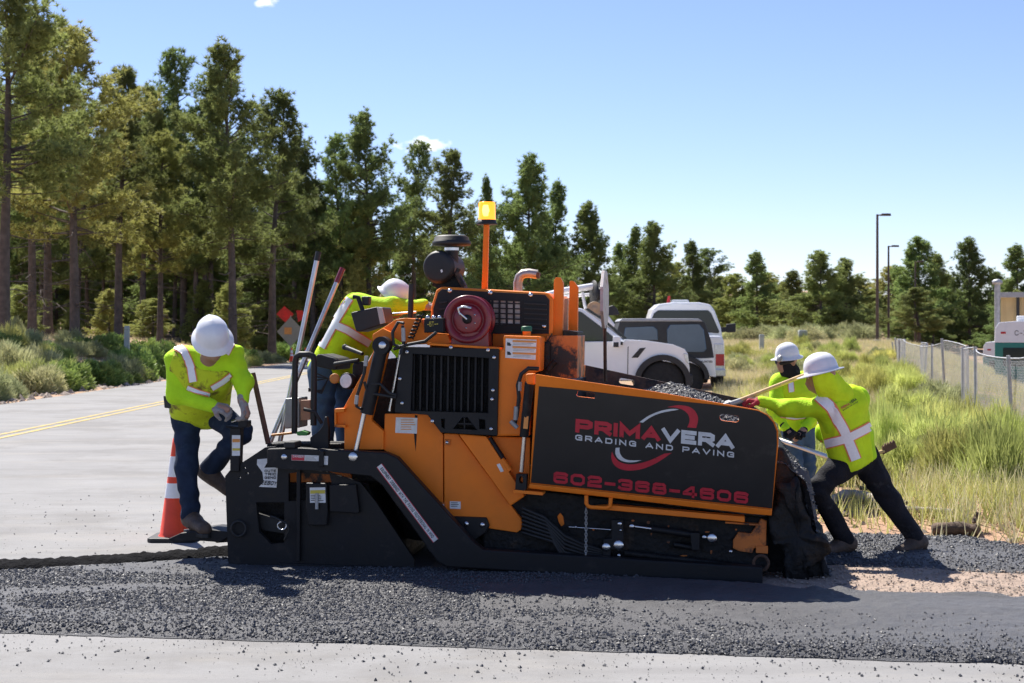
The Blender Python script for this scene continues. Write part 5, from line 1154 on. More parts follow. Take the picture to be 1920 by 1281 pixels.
wc_, bvc = person('worker with dark face mask and sunglasses holding a metal pole beyond the hopper', dict(
    head=A(1476, 676, 13.9), neck=A(1484, 704, 14.0), chest=A(1491, 738, 14.0), pelvis=A(1496, 800, 14.05), sh1=A(1462, 718, 13.95), sh2=A(1520, 716, 14.1), el1=A(1452, 766, 13.85), el2=A(1532, 768, 14.0), wr1=A(1472, 802, 13.75), wr2=A(1506, 808, 13.8),
    ha1=A(1490, 822, 13.7), ha2=A(1488, 828, 13.74), hip1=A(1484, 806, 14.0), hip2=A(1508, 806, 14.1), kn1=A(1490, 872, 13.95), kn2=A(1514, 872, 14.1), an1=A(1494, 940, 14.0), an2=A(1516, 936, 14.15), toe1=A(1480, 953, 13.9), toe2=A(1506, 948, 14.05)),
    dict(floor=.0, up=(-.1, -.1, .97), fwd=(-.8, -.5, -.4), seed=7.7, pn1=(.5, -.4, -.6), pn2=(-.6, -.4, -.5), side1=1, side2=-1, trousers=m_jeanb, glove1=m_black, glove2=m_black, sole1=.0, sole2=.0, hem=.02, curl=1.0, brim=.036, peak=.016, s=.96))
stripes(wc_, bvc, [([(1482, 718), (1484, 735)], 9), ([(1464, 778), (1490, 782), (1514, 778)], 9)])
hc = A(1476, 676, 13.9); fwc = Vector((-.8, -.5, -.4)).normalized(); upc = Vector((-.1, -.1, .97)).normalized(); upc = (upc - fwc * upc.dot(fwc)).normalized(); ltc = upc.cross(fwc)
mb = MB(); mb.tube([hc + fwc * (.1 * math.cos(a)) + ltc * .095 * math.sin(a) + upc * .012 - wc_.location for a in [-1.5 + 3 * i / 10 for i in range(11)]], .016, 6); mb.build('sunglasses', m_rub, wc_)
blob('face_mask', [cap(hc + fwc * .03 - upc * .035, hc + fwc * .055 - upc * .085, .075, .055), cap(hc - upc * .07, hc - upc * .12 - fwc * .01, .072, .08)], .009, m_black, wc_, k=.03)
MB().lathe([(.032, 0), (.03, .008), (0, .01)], A(1462, 672, 13.76) - Vector(wc_.location), (-.75, -.6, .2), 16).build('hat_sticker', m_grey, wc_)
wd, bvd = person('machine operator in neon vest standing on the paver platform, leaning toward the engine', dict(
    head=A(734, 566, 11.62), neck=A(704, 582, 11.68), chest=A(672, 600, 11.72), pelvis=A(628, 688, 11.78), sh1=A(668, 574, 11.5), sh2=A(712, 606, 11.95), el1=A(738, 574, 11.48), el2=A(748, 650, 11.9), wr1=A(796, 573, 11.5), wr2=A(760, 690, 11.7),
    ha1=A(822, 578, 11.5), ha2=A(770, 705, 11.62), hip1=A(602, 696, 11.66), hip2=A(648, 704, 11.9), kn1=A(606, 800, 11.62), kn2=A(648, 800, 11.85), an1=A(606, 893, 11.68), an2=A(646, 893, 11.92), toe1=A(628, 905, 11.6), toe2=A(670, 905, 11.86)),
    dict(floor=.45, up=(.62, -.12, .76), fwd=(.75, .15, -.6), seed=9.2, pn1=(0, 0, -1), pn2=(.3, 0, -.9), side1=1, side2=-1, trousers=m_jeanb, hem=.09, curl=.7, brim=.02, peak=.045, s=1.04))
stripes(wd, bvd, [([(656, 560), (632, 600), (604, 652)], 13), ([(606, 600), (650, 618), (692, 644)], 13)])
pp('operator_platform', [(505, 905), (700, 905), (700, 912), (505, 912)], .5, 2.2, m_tar, .004)

# ------------------------------------------------------------ cones, tools, signs
m_cone = mat('orange_cone', (.85, .07, .02), .5, 0, .08, 6, stain=(.3, .05, .03), stain_amt=.15, stain_scale=9); m_cw = mat('cone_band', (.82, .82, .84), .45, 0, .06, 12)
def cone(p, h, label):
    r = thing('traffic_cone', label, 'cone', p); k = h / .8
    mb = MB(); mb.prism([(x * k, y * k, .0) for x, y in ((-.16, -.19), (.16, -.19), (.19, -.16), (.19, .16), (.16, .19), (-.16, .19), (-.19, .16), (-.19, -.16))], (0, 0, .035 * k)); mb.build('base', m_rub, r, .008)
    R_ = lambda z: (.132 - .108 * z / .8) * k
    MB().lathe([(R_(.03) * 1.12, .03 * k), (R_(.05), .05 * k), (R_(.74), .74 * k), (R_(.8), .8 * k), (R_(.8) * .7, .802 * k)], seg=28).build('cone_body', m_cone, r)
    for a, b in ((.335, .45), (.5, .66)): MB().lathe([(R_(a) + .002, a * k), (R_(b) + .002, b * k)], seg=28).build('reflective_band', m_cw, r)
    return r
gc = G(330, 1012); cone(gc, .80, 'orange traffic cone with two white bands beside the raised-foot worker')
for px in (547, 573): q = G(px, 679); cone(q, .75, 'small distant orange cone at the road edge by the diamond sign')['group'] = 'distant cones'
def pole(name, a, b, r, m, label, cat, tipm=None, tipl=.1):
    a, b = Vector(a), Vector(b); root = thing(name, label, cat, b); MB().tube([a - b, (0, 0, 0)], r, 12).build('shaft', m, root)
    if tipm: d = (a - b).normalized(); MB().tube([a - b - d * tipl, a - b + d * .008], r * 1.12, 12).build('grip', tipm, root)
    return root
m_alu = mat('aluminium_pole', (.6, .57, .54), .35, .85, .15, 9); m_wood = mat('wooden_handle', (.55, .36, .16), .6, 0, .2, 14); m_dwood = mat('dark_wooden_handle', (.13, .06, .035), .7, 0, .3, 14)
pole('rake_handle', A(597, 474, 11.1), A(524, 833, 11.0), .0185, m_alu, 'aluminium tool pole with black end cap leaning beside the operator', 'tool', m_rub, .06)
pole('rake_handle', A(642, 505, 11.25), A(505, 833, 11.0), .0185, m_alu, 'aluminium tool pole with dark red grip leaning beside the operator', 'tool', m_red, .11)
pole('shovel', A(474, 700, 10.85), A(503, 832, 10.75), .019, m_dwood, 'dark brown wooden handle standing behind the paver end gate', 'tool')
t_ = pole('shovel', A(1520, 699, 11.24), A(1385, 752, 11.12), .016, m_wood, 'long wooden shovel handle gripped in the red glove over the hopper', 'shovel'); o_ = Vector(t_.location)
mb = MB(); mb.tube([A(1392, 750, 11.13) - o_, A(1368, 758, 11.1) - o_], .019, 10); mb.build('socket', m_grey, t_)
mb = MB(); mb.prism([A(1374, 752, 11.1) - o_, A(1372, 764, 11.1) - o_, A(1340, 776, 11.08) - o_, A(1338, 764, 11.08) - o_], (0, .2, .0)); mb.build('blade', m_grey, t_, .004)
pole('lute', A(1420, 810, 14.05), A(1612, 878, 13.2), .021, m_alu, 'aluminium lute pole held by the worker with dark face covering', 'tool')
rk = thing('asphalt_rake', 'brown toothed rake head sticking out behind the lunging worker', 'rake', A(1650, 850, 11.55)); o_ = Vector(rk.location)
mb = MB(); mb.prism([A(x, y, 11.55) - o_ for x, y in [(1654, 842), (1655, 834), (1657, 838), (1660, 831), (1662, 835), (1665, 829), (1667, 833), (1670, 827), (1672, 831), (1675, 825), (1678, 828), (1682, 839), (1656, 853)]], (0, .02, 0)); mb.build('rake_head', m_dwood, rk, .002)
MB().tube([A(1658, 846, 11.56) - o_, A(1560, 872, 11.5) - o_], .014, 10).build('shaft', m_wood, rk)
pd = thing('sign_paddle', 'weathered sign paddle seen edge-on, standing at the far side of the hopper', 'sign', WP(L(1135, 692, 1.9))); o_ = Vector(pd.location)
mb = MB(); oc = [WP(L(x, y, 1.9)) - o_ for x, y in [(1131, 497), (1135, 497), (1139, 540), (1139, 588), (1136, 627), (1132, 627), (1128, 588), (1128, 540)]]
ctr = WP(L(1133.5, 562, 1.9)) - o_; n_ = 8; rr = .235
vs = []; dv = Vector((.165, .986, 0)); nn_ = Vector((.986, -.165, 0))
face = [ctr + Vector((0, 0, 1)) * rr * 1.04 * math.cos(6.2832 * (i + .5) / n_) + dv * rr * math.sin(6.2832 * (i + .5) / n_) - nn_ * .012 for i in range(n_)]
mb.prism(face, nn_ * .024); mb.build('paddle_face', mat('weathered_sign', (.5, .46, .45), .5, .3, .25, 5, stain=(.3, .14, .09), stain_amt=.5, stain_scale=5), pd, .002)
MB().tube([WP(L(1134, 610, 1.9)) - o_, (0, 0, -.1)], .014, 8).build('post', m_rust, pd)
sg = A(545, 622, 80); sz = tz(sg.x, 80)
sn_ = thing('road_work_sign', 'diamond road sign seen from behind with two red flags at the road edge', 'sign', (sg.x, 80, sz)); o_ = Vector(sn_.location)
mb = MB(); mb.prism([A(545, 594, 80) - o_, A(571, 622, 80) - o_, A(545, 650, 80) - o_, A(519, 622, 80) - o_], (0, .02, 0)); mb.build('panel', mat('sign_back', (.3, .27, .2), .6, 0, .1, 3), sn_)
mb = MB(); mb.prism([A(533, 614, 79.97) - o_, A(547, 614, 79.97) - o_, A(547, 627, 79.97) - o_, A(533, 627, 79.97) - o_], (0, .01, 0)); mb.build('orange_plate', m_ost, sn_)
for c, dy_ in ((535, 0), (563, .1)):
    mb = MB(); F4 = [(c - 17, 589), (c - 2, 574), (c + 16, 589), (c + 1, 606)] if c == 535 else [(c - 8, 582), (c + 4, 582), (c + 12, 595), (c - 4, 604)]
    mb.prism([A(x, y, 80.05 + dy_) - o_ for x, y in F4], (0, .015, 0)); mb.build('flag', mat('red_flag', (.75, .05, .03), .6, trans=.3), sn_)
MB().tube([A(545, 592, 80.06) - o_, Vector((A(545, 640, 80.06) - o_)), Vector((0, 0.06, -.1))], .03, 8).build('post', m_grey, sn_)

# ------------------------------------------------------------ vehicles behind
m_carw = mat('white_car_paint', (.88, .88, .88), .3, 0, .03, 3, coat=.5); m_glass = mat('dark_glass', (.02, .03, .033), .08, 0, .1, 2, spec=.35); m_glassb = mat('sky_painted_glass', (.07, .11, .16), .08, .1, .1, 2, spec=.4)  # off-roader windows: reflected sky is put into the blue base colour
m_plas = mat('black_plastic', (.02, .02, .022), .55, 0, .2, 8); m_tyre = mat('tyre_rubber', (.018, .018, .018), .8, 0, .3, 12, .4, 50); m_rim = mat('dark_rim', (.08, .08, .085), .35, .7)
m_lampc = mat('clear_lamp', (.62, .64, .66), .15, .3, .2, 30); m_lampr = mat('red_lamp', (.45, .015, .02), .2, 0, .15, 20)
def veh(name, label, cat, px, d):
    x = (px - CX) / F * d; return thing(name, label, cat, (x, d, tz(x, d)))
def vp(root, name, pts, d, depth, m, bevel=.02, holes=(), seg=3):
    """side outline traced in the plane y = d, extruded away from the camera"""
    o = Vector(root.location); mb = MB(); mb.prism([A(x, y, d) - o for x, y in pts], (0, depth, 0), [[A(x, y, d) - o for x, y in h] for h in holes])
    return mb.build(name, m, root, bevel, seg=seg)
def wheel(root, x, y, z, r, w, parent=None):
    """wheel on an axle along world y (side-on vehicle)"""
    t = MB().lathe([(r * .62, -w / 2), (r * .9, -w / 2), (r, -w * .38), (r, w * .38), (r * .9, w / 2), (r * .62, w / 2)], (x, y, z), (0, 1, 0), 32).build('wheel', m_tyre, root)
    MB().lathe([(0, -.01), (r * .2, -.015), (r * .22, .03), (r * .5, .05), (r * .56, -.01), (r * .64, -.01), (r * .64, .05)], (x, y - w / 2 + .02, z), (0, 1, 0), 24).build('rim', m_rim, t)
    return t
def ringpoly(cx, cy, r0, r1, a0, a1, n=18):
    o = [(cx + r1 * math.cos(a), cy - r1 * math.sin(a)) for a in [a0 + (a1 - a0) * i / n for i in range(n + 1)]]
    return o + [(cx + r0 * math.cos(a), cy - r0 * math.sin(a)) for a in [a1 + (a0 - a1) * i / n for i in range(n + 1)]]
def arch(cx, cy, r, ybot, n=14):           # points of a wheel cut-out, right to left, along a bottom edge at ybot
    a0 = math.asin(max(-1, min(1, (cy - ybot) / r))); return [(cx + r * math.cos(a), cy - r * math.sin(a)) for a in [a0 + (math.pi - 2 * a0) * i / n for i in range(n + 1)]]
# off-road pickup (side on, nose to the right)
D1 = 31.5; rp_ = veh('pickup_truck', 'white off-road pickup in side view with black wheel flare and fender vent', 'pickup truck', 1130, D1); o_ = Vector(rp_.location)
k1 = F / D1; gy = HY + (EYE - o_.z) * k1; wr_ = 42; wy = gy - wr_
body = [(1293, gy - 55), (1293, 690), (1290, 664), (1284, 655), (1262, 646), (1215, 639), (1172, 637), (1168, 640), (940, 642), (760, 640), (752, 645), (752, gy - 48)] 
cutR = [(x, y) for x, y in reversed(arch(830, wy, 49, gy - 48))]; cutF = [(x, y) for x, y in reversed(arch(1243, wy, 49, gy - 48))]
vp(rp_, 'body', body + cutR + cutF, D1, 1.95, m_carw, .05, seg=4)
vp(rp_, 'roof', [(1172, 640), (1150, 622), (1120, 599), (1092, 579), (1070, 574), (930, 574), (915, 580), (905, 640)], D1 + .12, 1.7, m_carw, .06, seg=4)
vp(rp_, 'window', [(1160, 640), (1126, 612), (1090, 585), (1066, 581), (1020, 581), (1016, 640)], D1 + .10, .04, m_glass, .01); vp(rp_, 'window', [(1008, 640), (1010, 581), (940, 581), (924, 640)], D1 + .10, .04, m_glass, .01)
vp(rp_, 'windshield', [(1171, 636), (1128, 600), (1096, 579), (1103, 578), (1135, 600), (1176, 634)], D1 + .25, 1.4, m_glass, .01)
vp(rp_, 'wheel_flare', ringpoly(1243, wy, 43, 54, -.1, math.pi + .1, 22), D1 - .07, .3, m_plas, .015); vp(rp_, 'wheel_flare', ringpoly(830, wy, 43, 54, -.1, math.pi + .1, 22), D1 - .07, .3, m_plas, .015)
vp(rp_, 'fender_vent', [(1184, 671), (1200, 653), (1211, 652), (1196, 671)], D1 - .012, .02, m_plas, .004)
vp(rp_, 'headlight', [(1281, 662), (1290, 664), (1292, 684), (1286, 678)], D1 - .012, .3, m_lampc, .01); vp(rp_, 'front_bumper', [(1286, gy - 58), (1298, gy - 60), (1300, gy - 40), (1286, gy - 38)], D1 + .05, 1.85, m_plas, .03)
vp(rp_, 'door_seam', [(1177, 650), (1178.4, 650), (1177.4, gy - 50), (1176, gy - 50)], D1 - .006, .01, m_plas, 0); vp(rp_, 'door_seam', [(1010, 645), (1011.4, 645), (1011.4, gy - 50), (1010, gy - 50)], D1 - .006, .01, m_plas, 0)
vp(rp_, 'mirror', [(1150, 630), (1163, 630), (1164, 652), (1149, 652)], D1 - .25, .16, m_carw, .03); vp(rp_, 'mirror_glass', [(1150.5, 642), (1160, 642), (1160, 651), (1150, 651)], D1 - .262, .02, m_plas, .004); vp(rp_, 'mirror_arm', [(1156, 641), (1168, 641), (1168, 647), (1156, 647)], D1 - .14, .16, m_plas, .01)
for cx in (1243, 830):
    for dy in (.16, 1.75): p = A(cx, wy, D1) - o_; wheel(rp_, p.x, dy, wr_ / k1, wr_ / k1, .3)
# square hardtop off-roader (rear to the right)
D2 = 35.3; jp = veh('offroad_vehicle', 'boxy white off-roader with black hardtop parked between the two pickups', 'car', 1250, D2); o_ = Vector(jp.location); k2 = F / D2; gy = HY + (EYE - o_.z) * k2
vp(jp, 'body', [(1343, gy - 36), (1341, 690), (1339, 672), (1160, 672), (1090, 672), (1040, 668), (1000, 672), (998, gy - 40)] + list(reversed(arch(1050, gy - 32, 38, gy - 38))) + list(reversed(arch(1288, gy - 32, 38, gy - 38))), D2, 1.6, m_carw, .03)
vp(jp, 'hardtop', [(1339, 671), (1334, 640), (1322, 606), (1314, 599), (1300, 597), (1170, 597), (1163, 602), (1150, 640), (1146, 671)], D2 + .04, 1.5, m_plas, .05, seg=4)
vp(jp, 'roof_panel', [(1310, 597.5), (1318, 603), (1160, 603), (1166, 597.5)], D2 + .02, 1.54, mat('grey_roof', (.3, .31, .33), .5), .02)
vp(jp, 'window', [(1252, 661), (1250, 618), (1256, 609), (1312, 608), (1320, 618), (1325, 655), (1320, 661)], D2 + .015, .04, m_glassb, .02); vp(jp, 'window', [(1168, 638), (1172, 614), (1226, 612), (1233, 618), (1234, 638)], D2 + .015, .04, m_glassb, .02)
vp(jp, 'fender', ringpoly(1288, gy - 32, 34, 43, .0, math.pi, 18), D2 - .12, .3, m_plas, .015); vp(jp, 'fender', ringpoly(1050, gy - 32, 34, 43, 0, math.pi, 18), D2 - .12, .3, m_plas, .015)
text_mesh(MB(), 'UNLIMITED', lambda u, v, k: A(1311 + 25 * u, 680 - 3.6 * v, D2 - .008 - .001 * k) - o_, .26, 1., .3).build('lettering', m_plas, jp)
for cx in (1288, 1050):
    for dy in (.12, 1.45): p = A(cx, gy - 32, D2) - o_; wheel(jp, p.x, dy, 32 / k2, 32 / k2, .27)
# pickup seen from behind
D3 = 38.0; pk_ = veh('pickup_truck', 'white pickup seen from behind with wide dark rear window and red tail lamp', 'pickup truck', 1285, D3); o_ = Vector(pk_.location); k3 = F / D3; gy = HY + (EYE - o_.z) * k3
def vt(root, name, pts, d, depth, m, shrink=.94, bevel=.02):
    o = Vector(root.location); P = [A(x, y, d) - o for x, y in pts]; c = sum(P, Vector()) / len(P); n = len(P); Q = [Vector((c.x + (p.x - c.x) * shrink, p.y + depth, p.z)) for p in P]
    return MB().add(P + Q, [tuple(range(n)), tuple(range(2 * n - 1, n - 1, -1))] + [(i, n + i, n + (i + 1) % n, (i + 1) % n) for i in range(n)]).build(name, m, root, bevel, seg=3)
vt(pk_, 'cab', [(1210, 640), (1214, 612), (1224, 580), (1236, 570), (1262, 567), (1312, 567), (1332, 571), (1340, 582), (1352, 614), (1356, 640)], D3 + 1.7, 1.6, m_carw, .97, .05)
vp(pk_, 'rear_window', [(1214, 618), (1226, 588), (1234, 582), (1328, 582), (1334, 588), (1349, 622), (1347, 625), (1300, 621), (1216, 620)], D3 + 1.675, .03, m_glass, .02)
vp(pk_, 'bed', [(1206, 640), (1212, 628), (1352, 630), (1358, 640), (1360, gy - 28), (1204, gy - 28)], D3, 1.72, m_carw, .05, seg=4)
vp(pk_, 'tailgate', [(1222, 640), (1338, 642), (1337, gy - 40), (1224, gy - 40)], D3 - .02, .03, m_carw, .012); vp(pk_, 'bumper', [(1204, gy - 36), (1361, gy - 36), (1361, gy - 22), (1204, gy - 22)], D3 - .14, .14, m_lampc, .03)
for x0 in (1207, 1340):
    tl_ = vp(pk_, 'tail_lamp', [(x0, 645), (x0 + 17, 645), (x0 + 18, 703), (x0 + 1, 703)], D3 - .025, .04, m_lampc, .01); vp(pk_, 'lamp_lens', [(x0 + 2, 664), (x0 + 18, 664), (x0 + 18, 686), (x0 + 2, 686)], D3 - .035, .015, m_lampr, .005, )
vp(pk_, 'mirror', [(1362, 608), (1380, 606), (1380, 623), (1362, 624)], D3 + 3.0, .12, m_plas, .03); vp(pk_, 'mirror_arm', [(1350, 614), (1364, 613), (1364, 622), (1350, 624)], D3 + 3.02, .06, m_plas, .01)
vp(pk_, 'roof_light', [(1259, 567), (1262, 562), (1290, 562), (1293, 567)], D3 + 2.1, .3, m_lampc, .01); vp(pk_, 'roof_marker', [(1250, 568), (1253, 555), (1257, 555), (1257, 568)], D3 + 2.2, .1, m_lampr, .01)
for x_, dy in ((1215, .5), (1349, .5), (1215, 3.4), (1349, 3.4)):
    p = A(x_, gy - 26, D3) - o_; t = MB().lathe([(.22, -.13), (.34, -.13), (.37, -.09), (.37, .09), (.34, .13), (.22, .13)], (p.x, dy, .37), (1, 0, 0), 28).build('wheel', m_tyre, pk_); MB().lathe([(0, -.1), (.22, -.1), (.22, .1), (0, .1)], (p.x, dy, .37), (1, 0, 0), 20).build('rim', m_rim, t)
# utility truck further back
D4 = 45.0; ut = veh('utility_truck', 'white utility truck with cable spools and boom behind the paver', 'truck', 930, D4); o_ = Vector(ut.location); k4 = F / D4; gy = HY + (EYE - o_.z) * k4
vp(ut, 'service_body', [(690, 668), (700, 656), (1060, 652), (1064, 700), (1064, gy - 28), (690, gy - 28)], D4, 2.1, m_carw, .04); vp(ut, 'cab', [(1066, gy - 26), (1066, 590), (1074, 580), (1128, 582), (1140, 590), (1160, 618), (1180, 632), (1182, gy - 26)], D4 + .1, 1.9, m_carw, .06, seg=4)
vp(ut, 'window', [(1080, 618), (1082, 590), (1124, 590), (1132, 594), (1148, 618)], D4 + .085, .03, m_glass, .01)
for i in range(6): vp(ut, 'locker_door', [(702 + 58 * i, 662), (756 + 58 * i, 661), (756 + 58 * i, 708), (702 + 58 * i, 709)], D4 - .015, .03, m_carw, .006)
for pts, r in (([(1000, 560, 45.6), (1060, 545, 45.6), (1118, 536, 45.6)], .1), ([(1002, 566, 45.9), (1060, 556, 45.9), (1112, 552, 45.9)], .05), ([(1092, 548, 45.6), (1098, 580, 45.6)], .05), ([(1030, 553, 45.6), (1034, 600, 45.6)], .08), ([(1004, 563, 45.6), (1010, 655, 45.6)], .12)):
    MB().tube([A(*p) - o_ for p in pts], r, 10).build('boom', m_carw, ut)
MB().lathe([(.06, -.14), (.42, -.14), (.42, -.1), (.2, -.1), (.2, .1), (.42, .1), (.42, .14), (.06, .14)], A(1121, 552, 45.5) - o_, (.97, .25, 0), 28).build('cable_spool', m_rub, ut); MB().lathe([(.0, -.06), (.07, -.08), (.09, -.03), (.2, -.03), (.22, -.06), (.23, .05), (0, .05)], A(1115, 580, 45.0) - o_, (0, 1, 0), 26).build('wooden_spool', mat('spool_wood', (.42, .3, .2), .7), ut)
vp(ut, 'tool_box', [(1138, 576), (1150, 572), (1158, 580), (1162, 590), (1140, 592)], D4 + .5, .5, m_plas, .03)
for cx in (760, 980, 1120):
    for dy in (.15, 1.8): p = A(cx, gy - 30, D4) - o_; wheel(ut, p.x, dy, 30 / k4, 30 / k4, .28)

# ------------------------------------------------------------ fence, buses, building, lamp posts, boxes
m_galv = mat('galvanised_steel', (.42, .43, .44), .5, .5, .2, 6)
fdir = (FB - FA).normalized(); f0 = FA - fdir * 5.5; flen = (FB - f0).length
fn = thing('chain_link_fence', 'grey chain-link fence sagging along the edge of the grassy field', 'fence', (FA.x, FA.y, 0)); o_ = Vector(fn.location)
def fpos(s): 
    q = f0 + fdir * s; w = .16 * math.sin(s * .5) + .1 * math.sin(s * 1.3 + 1); return q + Vector((fdir.y, -fdir.x)) * w
def ftop(s): return 1.34 - .1 * s / flen + .07 * math.sin(s * .8) + .05 * math.sin(s * .33 + 2)
def fbot(s): q = fpos(s); return tz(q.x, q.y) + .01
n_post = 15
for i in range(n_post + 1):
    s = flen * i / n_post; q = fpos(s); ln = rng.uniform(-.1, .1)
    base = Vector((q.x, q.y, fbot(s) - .1)) - o_; top = Vector((q.x + ln, q.y + ln * .5, ftop(s) + .05)) - o_
    MB().tube([base, top], .03, 10).build('post', m_galv, fn); 
mb = MB(); sp_ = .07; 
def frib(pts, w):
    vs = []; 
    for p in pts: vs += [p + Vector((0, 0, w)), p - Vector((0, 0, w))]
    mb.add(vs, [(2 * i, 2 * i + 1, 2 * i + 3, 2 * i + 2) for i in range(len(pts) - 1)])
def fpt(s, t): s = min(max(s, 0), flen); q = fpos(s); b = fbot(s); return Vector((q.x, q.y, b + (ftop(s) - b) * t)) - o_
i = 0
while i * sp_ < flen + 1.2:
    s0 = i * sp_
    for sg_ in (1, -1):
        a = [(s0 + (0 if sg_ > 0 else 1.1) - 1.1 + sg_ * 1.1 * t, t) for t in (0, .33, .66, 1)]
        if all(0 <= q[0] <= flen for q in a): frib([fpt(*q) for q in a], .010)
    i += 1
stuff(mb.build('chain_link_mesh', m_galv, fn))
MB().tube([fpt(flen * i / 80, 1) for i in range(81)], .012, 6).build('top_wire', m_galv, fn)
m_teal = mat('teal_bus_paint', (.0, .17, .14), .35, 0, .05, 3, coat=.4); m_busw = mat('bus_white', (.75, .76, .77), .4, 0, .04, 4)
def bus(px0, top, d, label, text=None):
    z1 = EYE + (HY - top) / F * d; x0 = (px0 - CX) / F * d; H = 3.0; Wd = 2.5; r = thing('shuttle_bus', label, 'bus', (x0 + Wd / 2, d, z1 - H), -R(21)); h = Wd / 2
    def bx(name, x0, x1, y0, y1, z0, z1_, m, bv=.02): return MB().box(((x0 + x1) / 2, (y0 + y1) / 2, (z0 + z1_) / 2), (x1 - x0, y1 - y0, z1_ - z0)).build(name, m, r, bv, seg=3)
    bx('body', -h, h, 0, 9, .35, 2.2, m_teal, .05); mb = MB(); mb.prism([(-h - .01, -.01, 2.19), (-h + .03, -.01, 2.75), (-h + .16, -.01, 2.95), (-.4, -.01, 3.0), (.4, -.01, 3.0), (h - .16, -.01, 2.95), (h - .03, -.01, 2.75), (h + .01, -.01, 2.19)], (0, 9.02, 0)); mb.build('roof', m_busw, r, .05)
    bx('rear_window', -h + .3, h - .3, -.03, .05, 1.3, 2.0, m_glass); bx('bumper', -h, h, -.12, .02, .3, .55, m_plas, .03)
    bx('marker_lamp', -h + .22, -h + .4, -.035, .0, 2.52, 2.6, m_lampr, .01); bx('roof_unit', -.5, .9, .5, 2.5, 2.98, 3.2, m_busw, .06)
    for s in (-1, 1):
        for y in (1.8, 7): MB().lathe([(.0, -.13), (.45, -.13), (.48, -.1), (.48, .1), (.45, .13), (0, .13)], (s * (h - .14), y, .48), (1, 0, 0), 24).build('wheel', m_tyre, r)
    if text: text_mesh(MB(), text, lambda u, v, k: Vector((-h + .72 + .62 * u, -.022 - .001 * k, 2.46 + .19 * v)), .13, .85, .3).build('lettering', m_ink, r)
    return r
bus(1868, 602, 57, 'white and teal shuttle bus numbered on its white roof band, behind the fence', 'C-35'); bus(1845, 640, 78, 'second teal bus mostly hidden behind the numbered one')
D5 = 84; bz = EYE + (HY - 556) / F * D5; bx0 = (1877 - CX) / F * D5; bd = thing('metal_building', 'tan metal-sided building with flat roof trim behind the buses', 'building', (bx0 + 5.6, D5 - 2.1, -1.5), -R(21)); Hh = bz + 1.5
MB().box((0, 4, Hh / 2), (12, 8, Hh)).build('wall', mat('tan_siding', (.5, .36, .17), .6, 0, .06, 2), bd, .02)
for i in range(26): MB().box((-5.8 + .46 * i, -.02, Hh / 2), (.06, .04, Hh - .1)).build('siding_rib', MATS['tan_siding'], bd)
MB().box((0, 3.9, Hh + .08), (12.4, 8.6, .28)).build('roof_trim', mat('roof_trim', (.3, .3, .31), .5), bd, .02); MB().box((-5.1, -.06, Hh / 2), (.16, .08, Hh)).build('downpipe', m_plas, bd); MB().box((-2.5, 3, Hh + .45), (1.4, 1.2, .5)).build('rooftop_unit', m_busw, bd, .03)
q = A(1870, 530, 80); vz = -1.4; vs_ = thing('vent_pipe', 'grey capped vent pipe standing beside the tan building', 'pipe', (q.x, 80, vz)); MB().tube([(0, 0, 0), (0, 0, q.z - vz)], .15, 14).build('pipe', m_galv, vs_); MB().lathe([(.15, 0), (.26, .02), (.26, .2), (.1, .28), (0, .28)], (0, 0, q.z - vz - .1), seg=16).build('cap', m_galv, vs_)
def lamp_post(px, top, d, label):
    x = (px - CX) / F * d; z0 = tz(x, d); z1 = EYE + (HY - top) / F * d; r = thing('lamp_post', label, 'lamp post', (x, d, z0)); H = z1 - z0; m = mat('bronze_post', (.09, .065, .05), .6, .2, .1, 3)
    MB().tube([(0, 0, -.2), (0, 0, H * .5), (0, 0, H)], [.085, .075, .06], 12).build('pole', m, r); MB().tube([(0, 0, H - .06), (.22, 0, H - .03)], .035, 8).build('arm', m, r)
    MB().box((.44, 0, H - .02), (.52, .34, .12), taper=.85).build('lamp_head', m, r, .015); MB().box((0, 0, .12), (.3, .3, .24)).build('base', m_grey, r, .02)
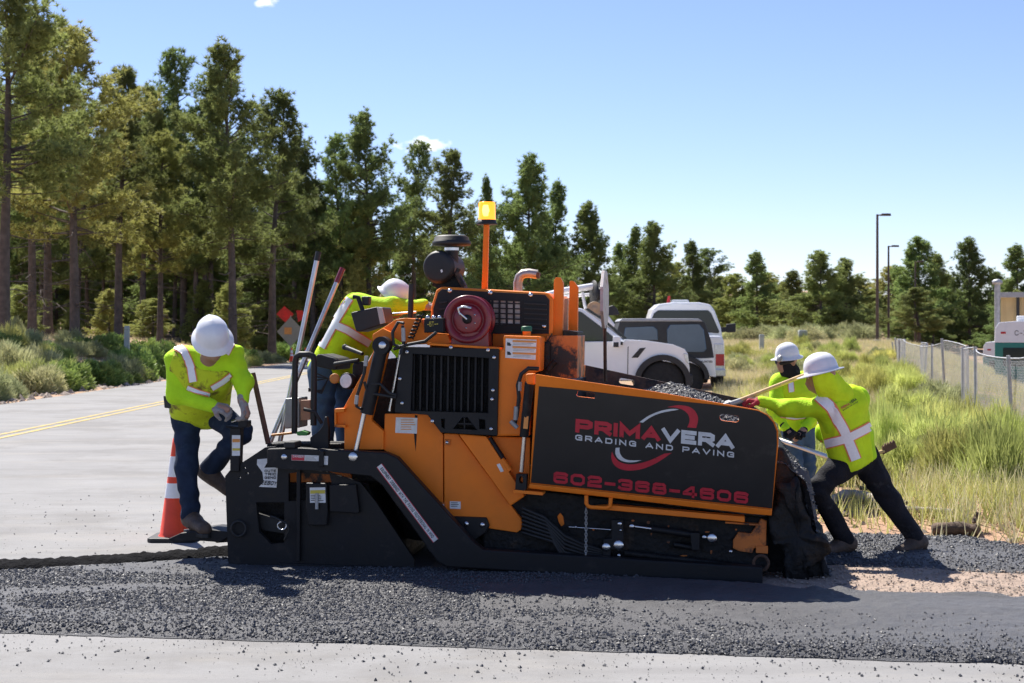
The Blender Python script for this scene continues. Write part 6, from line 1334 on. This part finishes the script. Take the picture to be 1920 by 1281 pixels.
lamp_post(1645, 402, 80, 'tallest bronze lamp post rising at the field edge'); lamp_post(1666, 461, 103, 'second lamp post, just right of the tallest one'); lamp_post(1716, 490, 128, 'lamp post in front of the broad pine beyond the fence'); lamp_post(1795, 523, 165, 'shortest-looking lamp post, left of the building vent pipe')
m_box = mat('utility_box_grey', (.36, .4, .36), .6, 0, .1, 4)
def ubox(px, top, d, w, dp, label, name='utility_box'):
    x = (px - CX) / F * d; z0 = tz(x, d) - .05; H = EYE + (HY - top) / F * d - z0; r = thing(name, label, 'utility box', (x, d, z0))
    MB().box((0, 0, H * .45), (w, dp, H * .9)).build('cabinet', m_box, r, .02); MB().box((0, 0, H * .95), (w * 1.06, dp * 1.06, H * .1), taper=.8).build('lid', m_box, r, .02)
ubox(238, 611, 60, .2, .16, 'narrow grey-green utility pedestal at the foot of the pines'); ubox(1428, 627, 66, .2, .2, 'small grey utility box in the grassy field'); ubox(1505, 619, 70, .4, .3, 'larger grey utility box in the grassy field')
def lump(p, r, m, label, cat, sq=.6):
    mb = MB(); vs = []; n1, n2 = 10, 14
    for i in range(n1 + 1):
        for j in range(n2):
            a, b = math.pi * i / n1, 6.2832 * j / n2; d = Vector((math.sin(a) * math.cos(b), math.sin(a) * math.sin(b), math.cos(a) * sq)); vs.append(d * r * (1 + .35 * mnoise.noise(d * 1.7 + Vector(p))))
    mb.add(vs, [(i * n2 + j, i * n2 + (j + 1) % n2, (i + 1) * n2 + (j + 1) % n2, (i + 1) * n2 + j) for i in range(n1) for j in range(n2)][::1], 0, True)
    o = mb.build('rock', m, None); o.location = p; return tag(o, label, cat)
for px, py, d, r, m, lb in ((1866, 800, 20.5, .16, m_log, 'pale rock in the grass near the fence'), (1888, 822, 19.5, .13, m_cw, 'white bag beside the black lump near the fence'), (1892, 812, 20, .1, m_rub, 'black lump of litter behind the white bag near the fence')):  # one rock, then litter (white bag, black piece) shaped as plain lumps
    q = A(px, py, d); lump((q.x, q.y, tz(q.x, q.y) + r * .5), r, m, lb, 'rock')
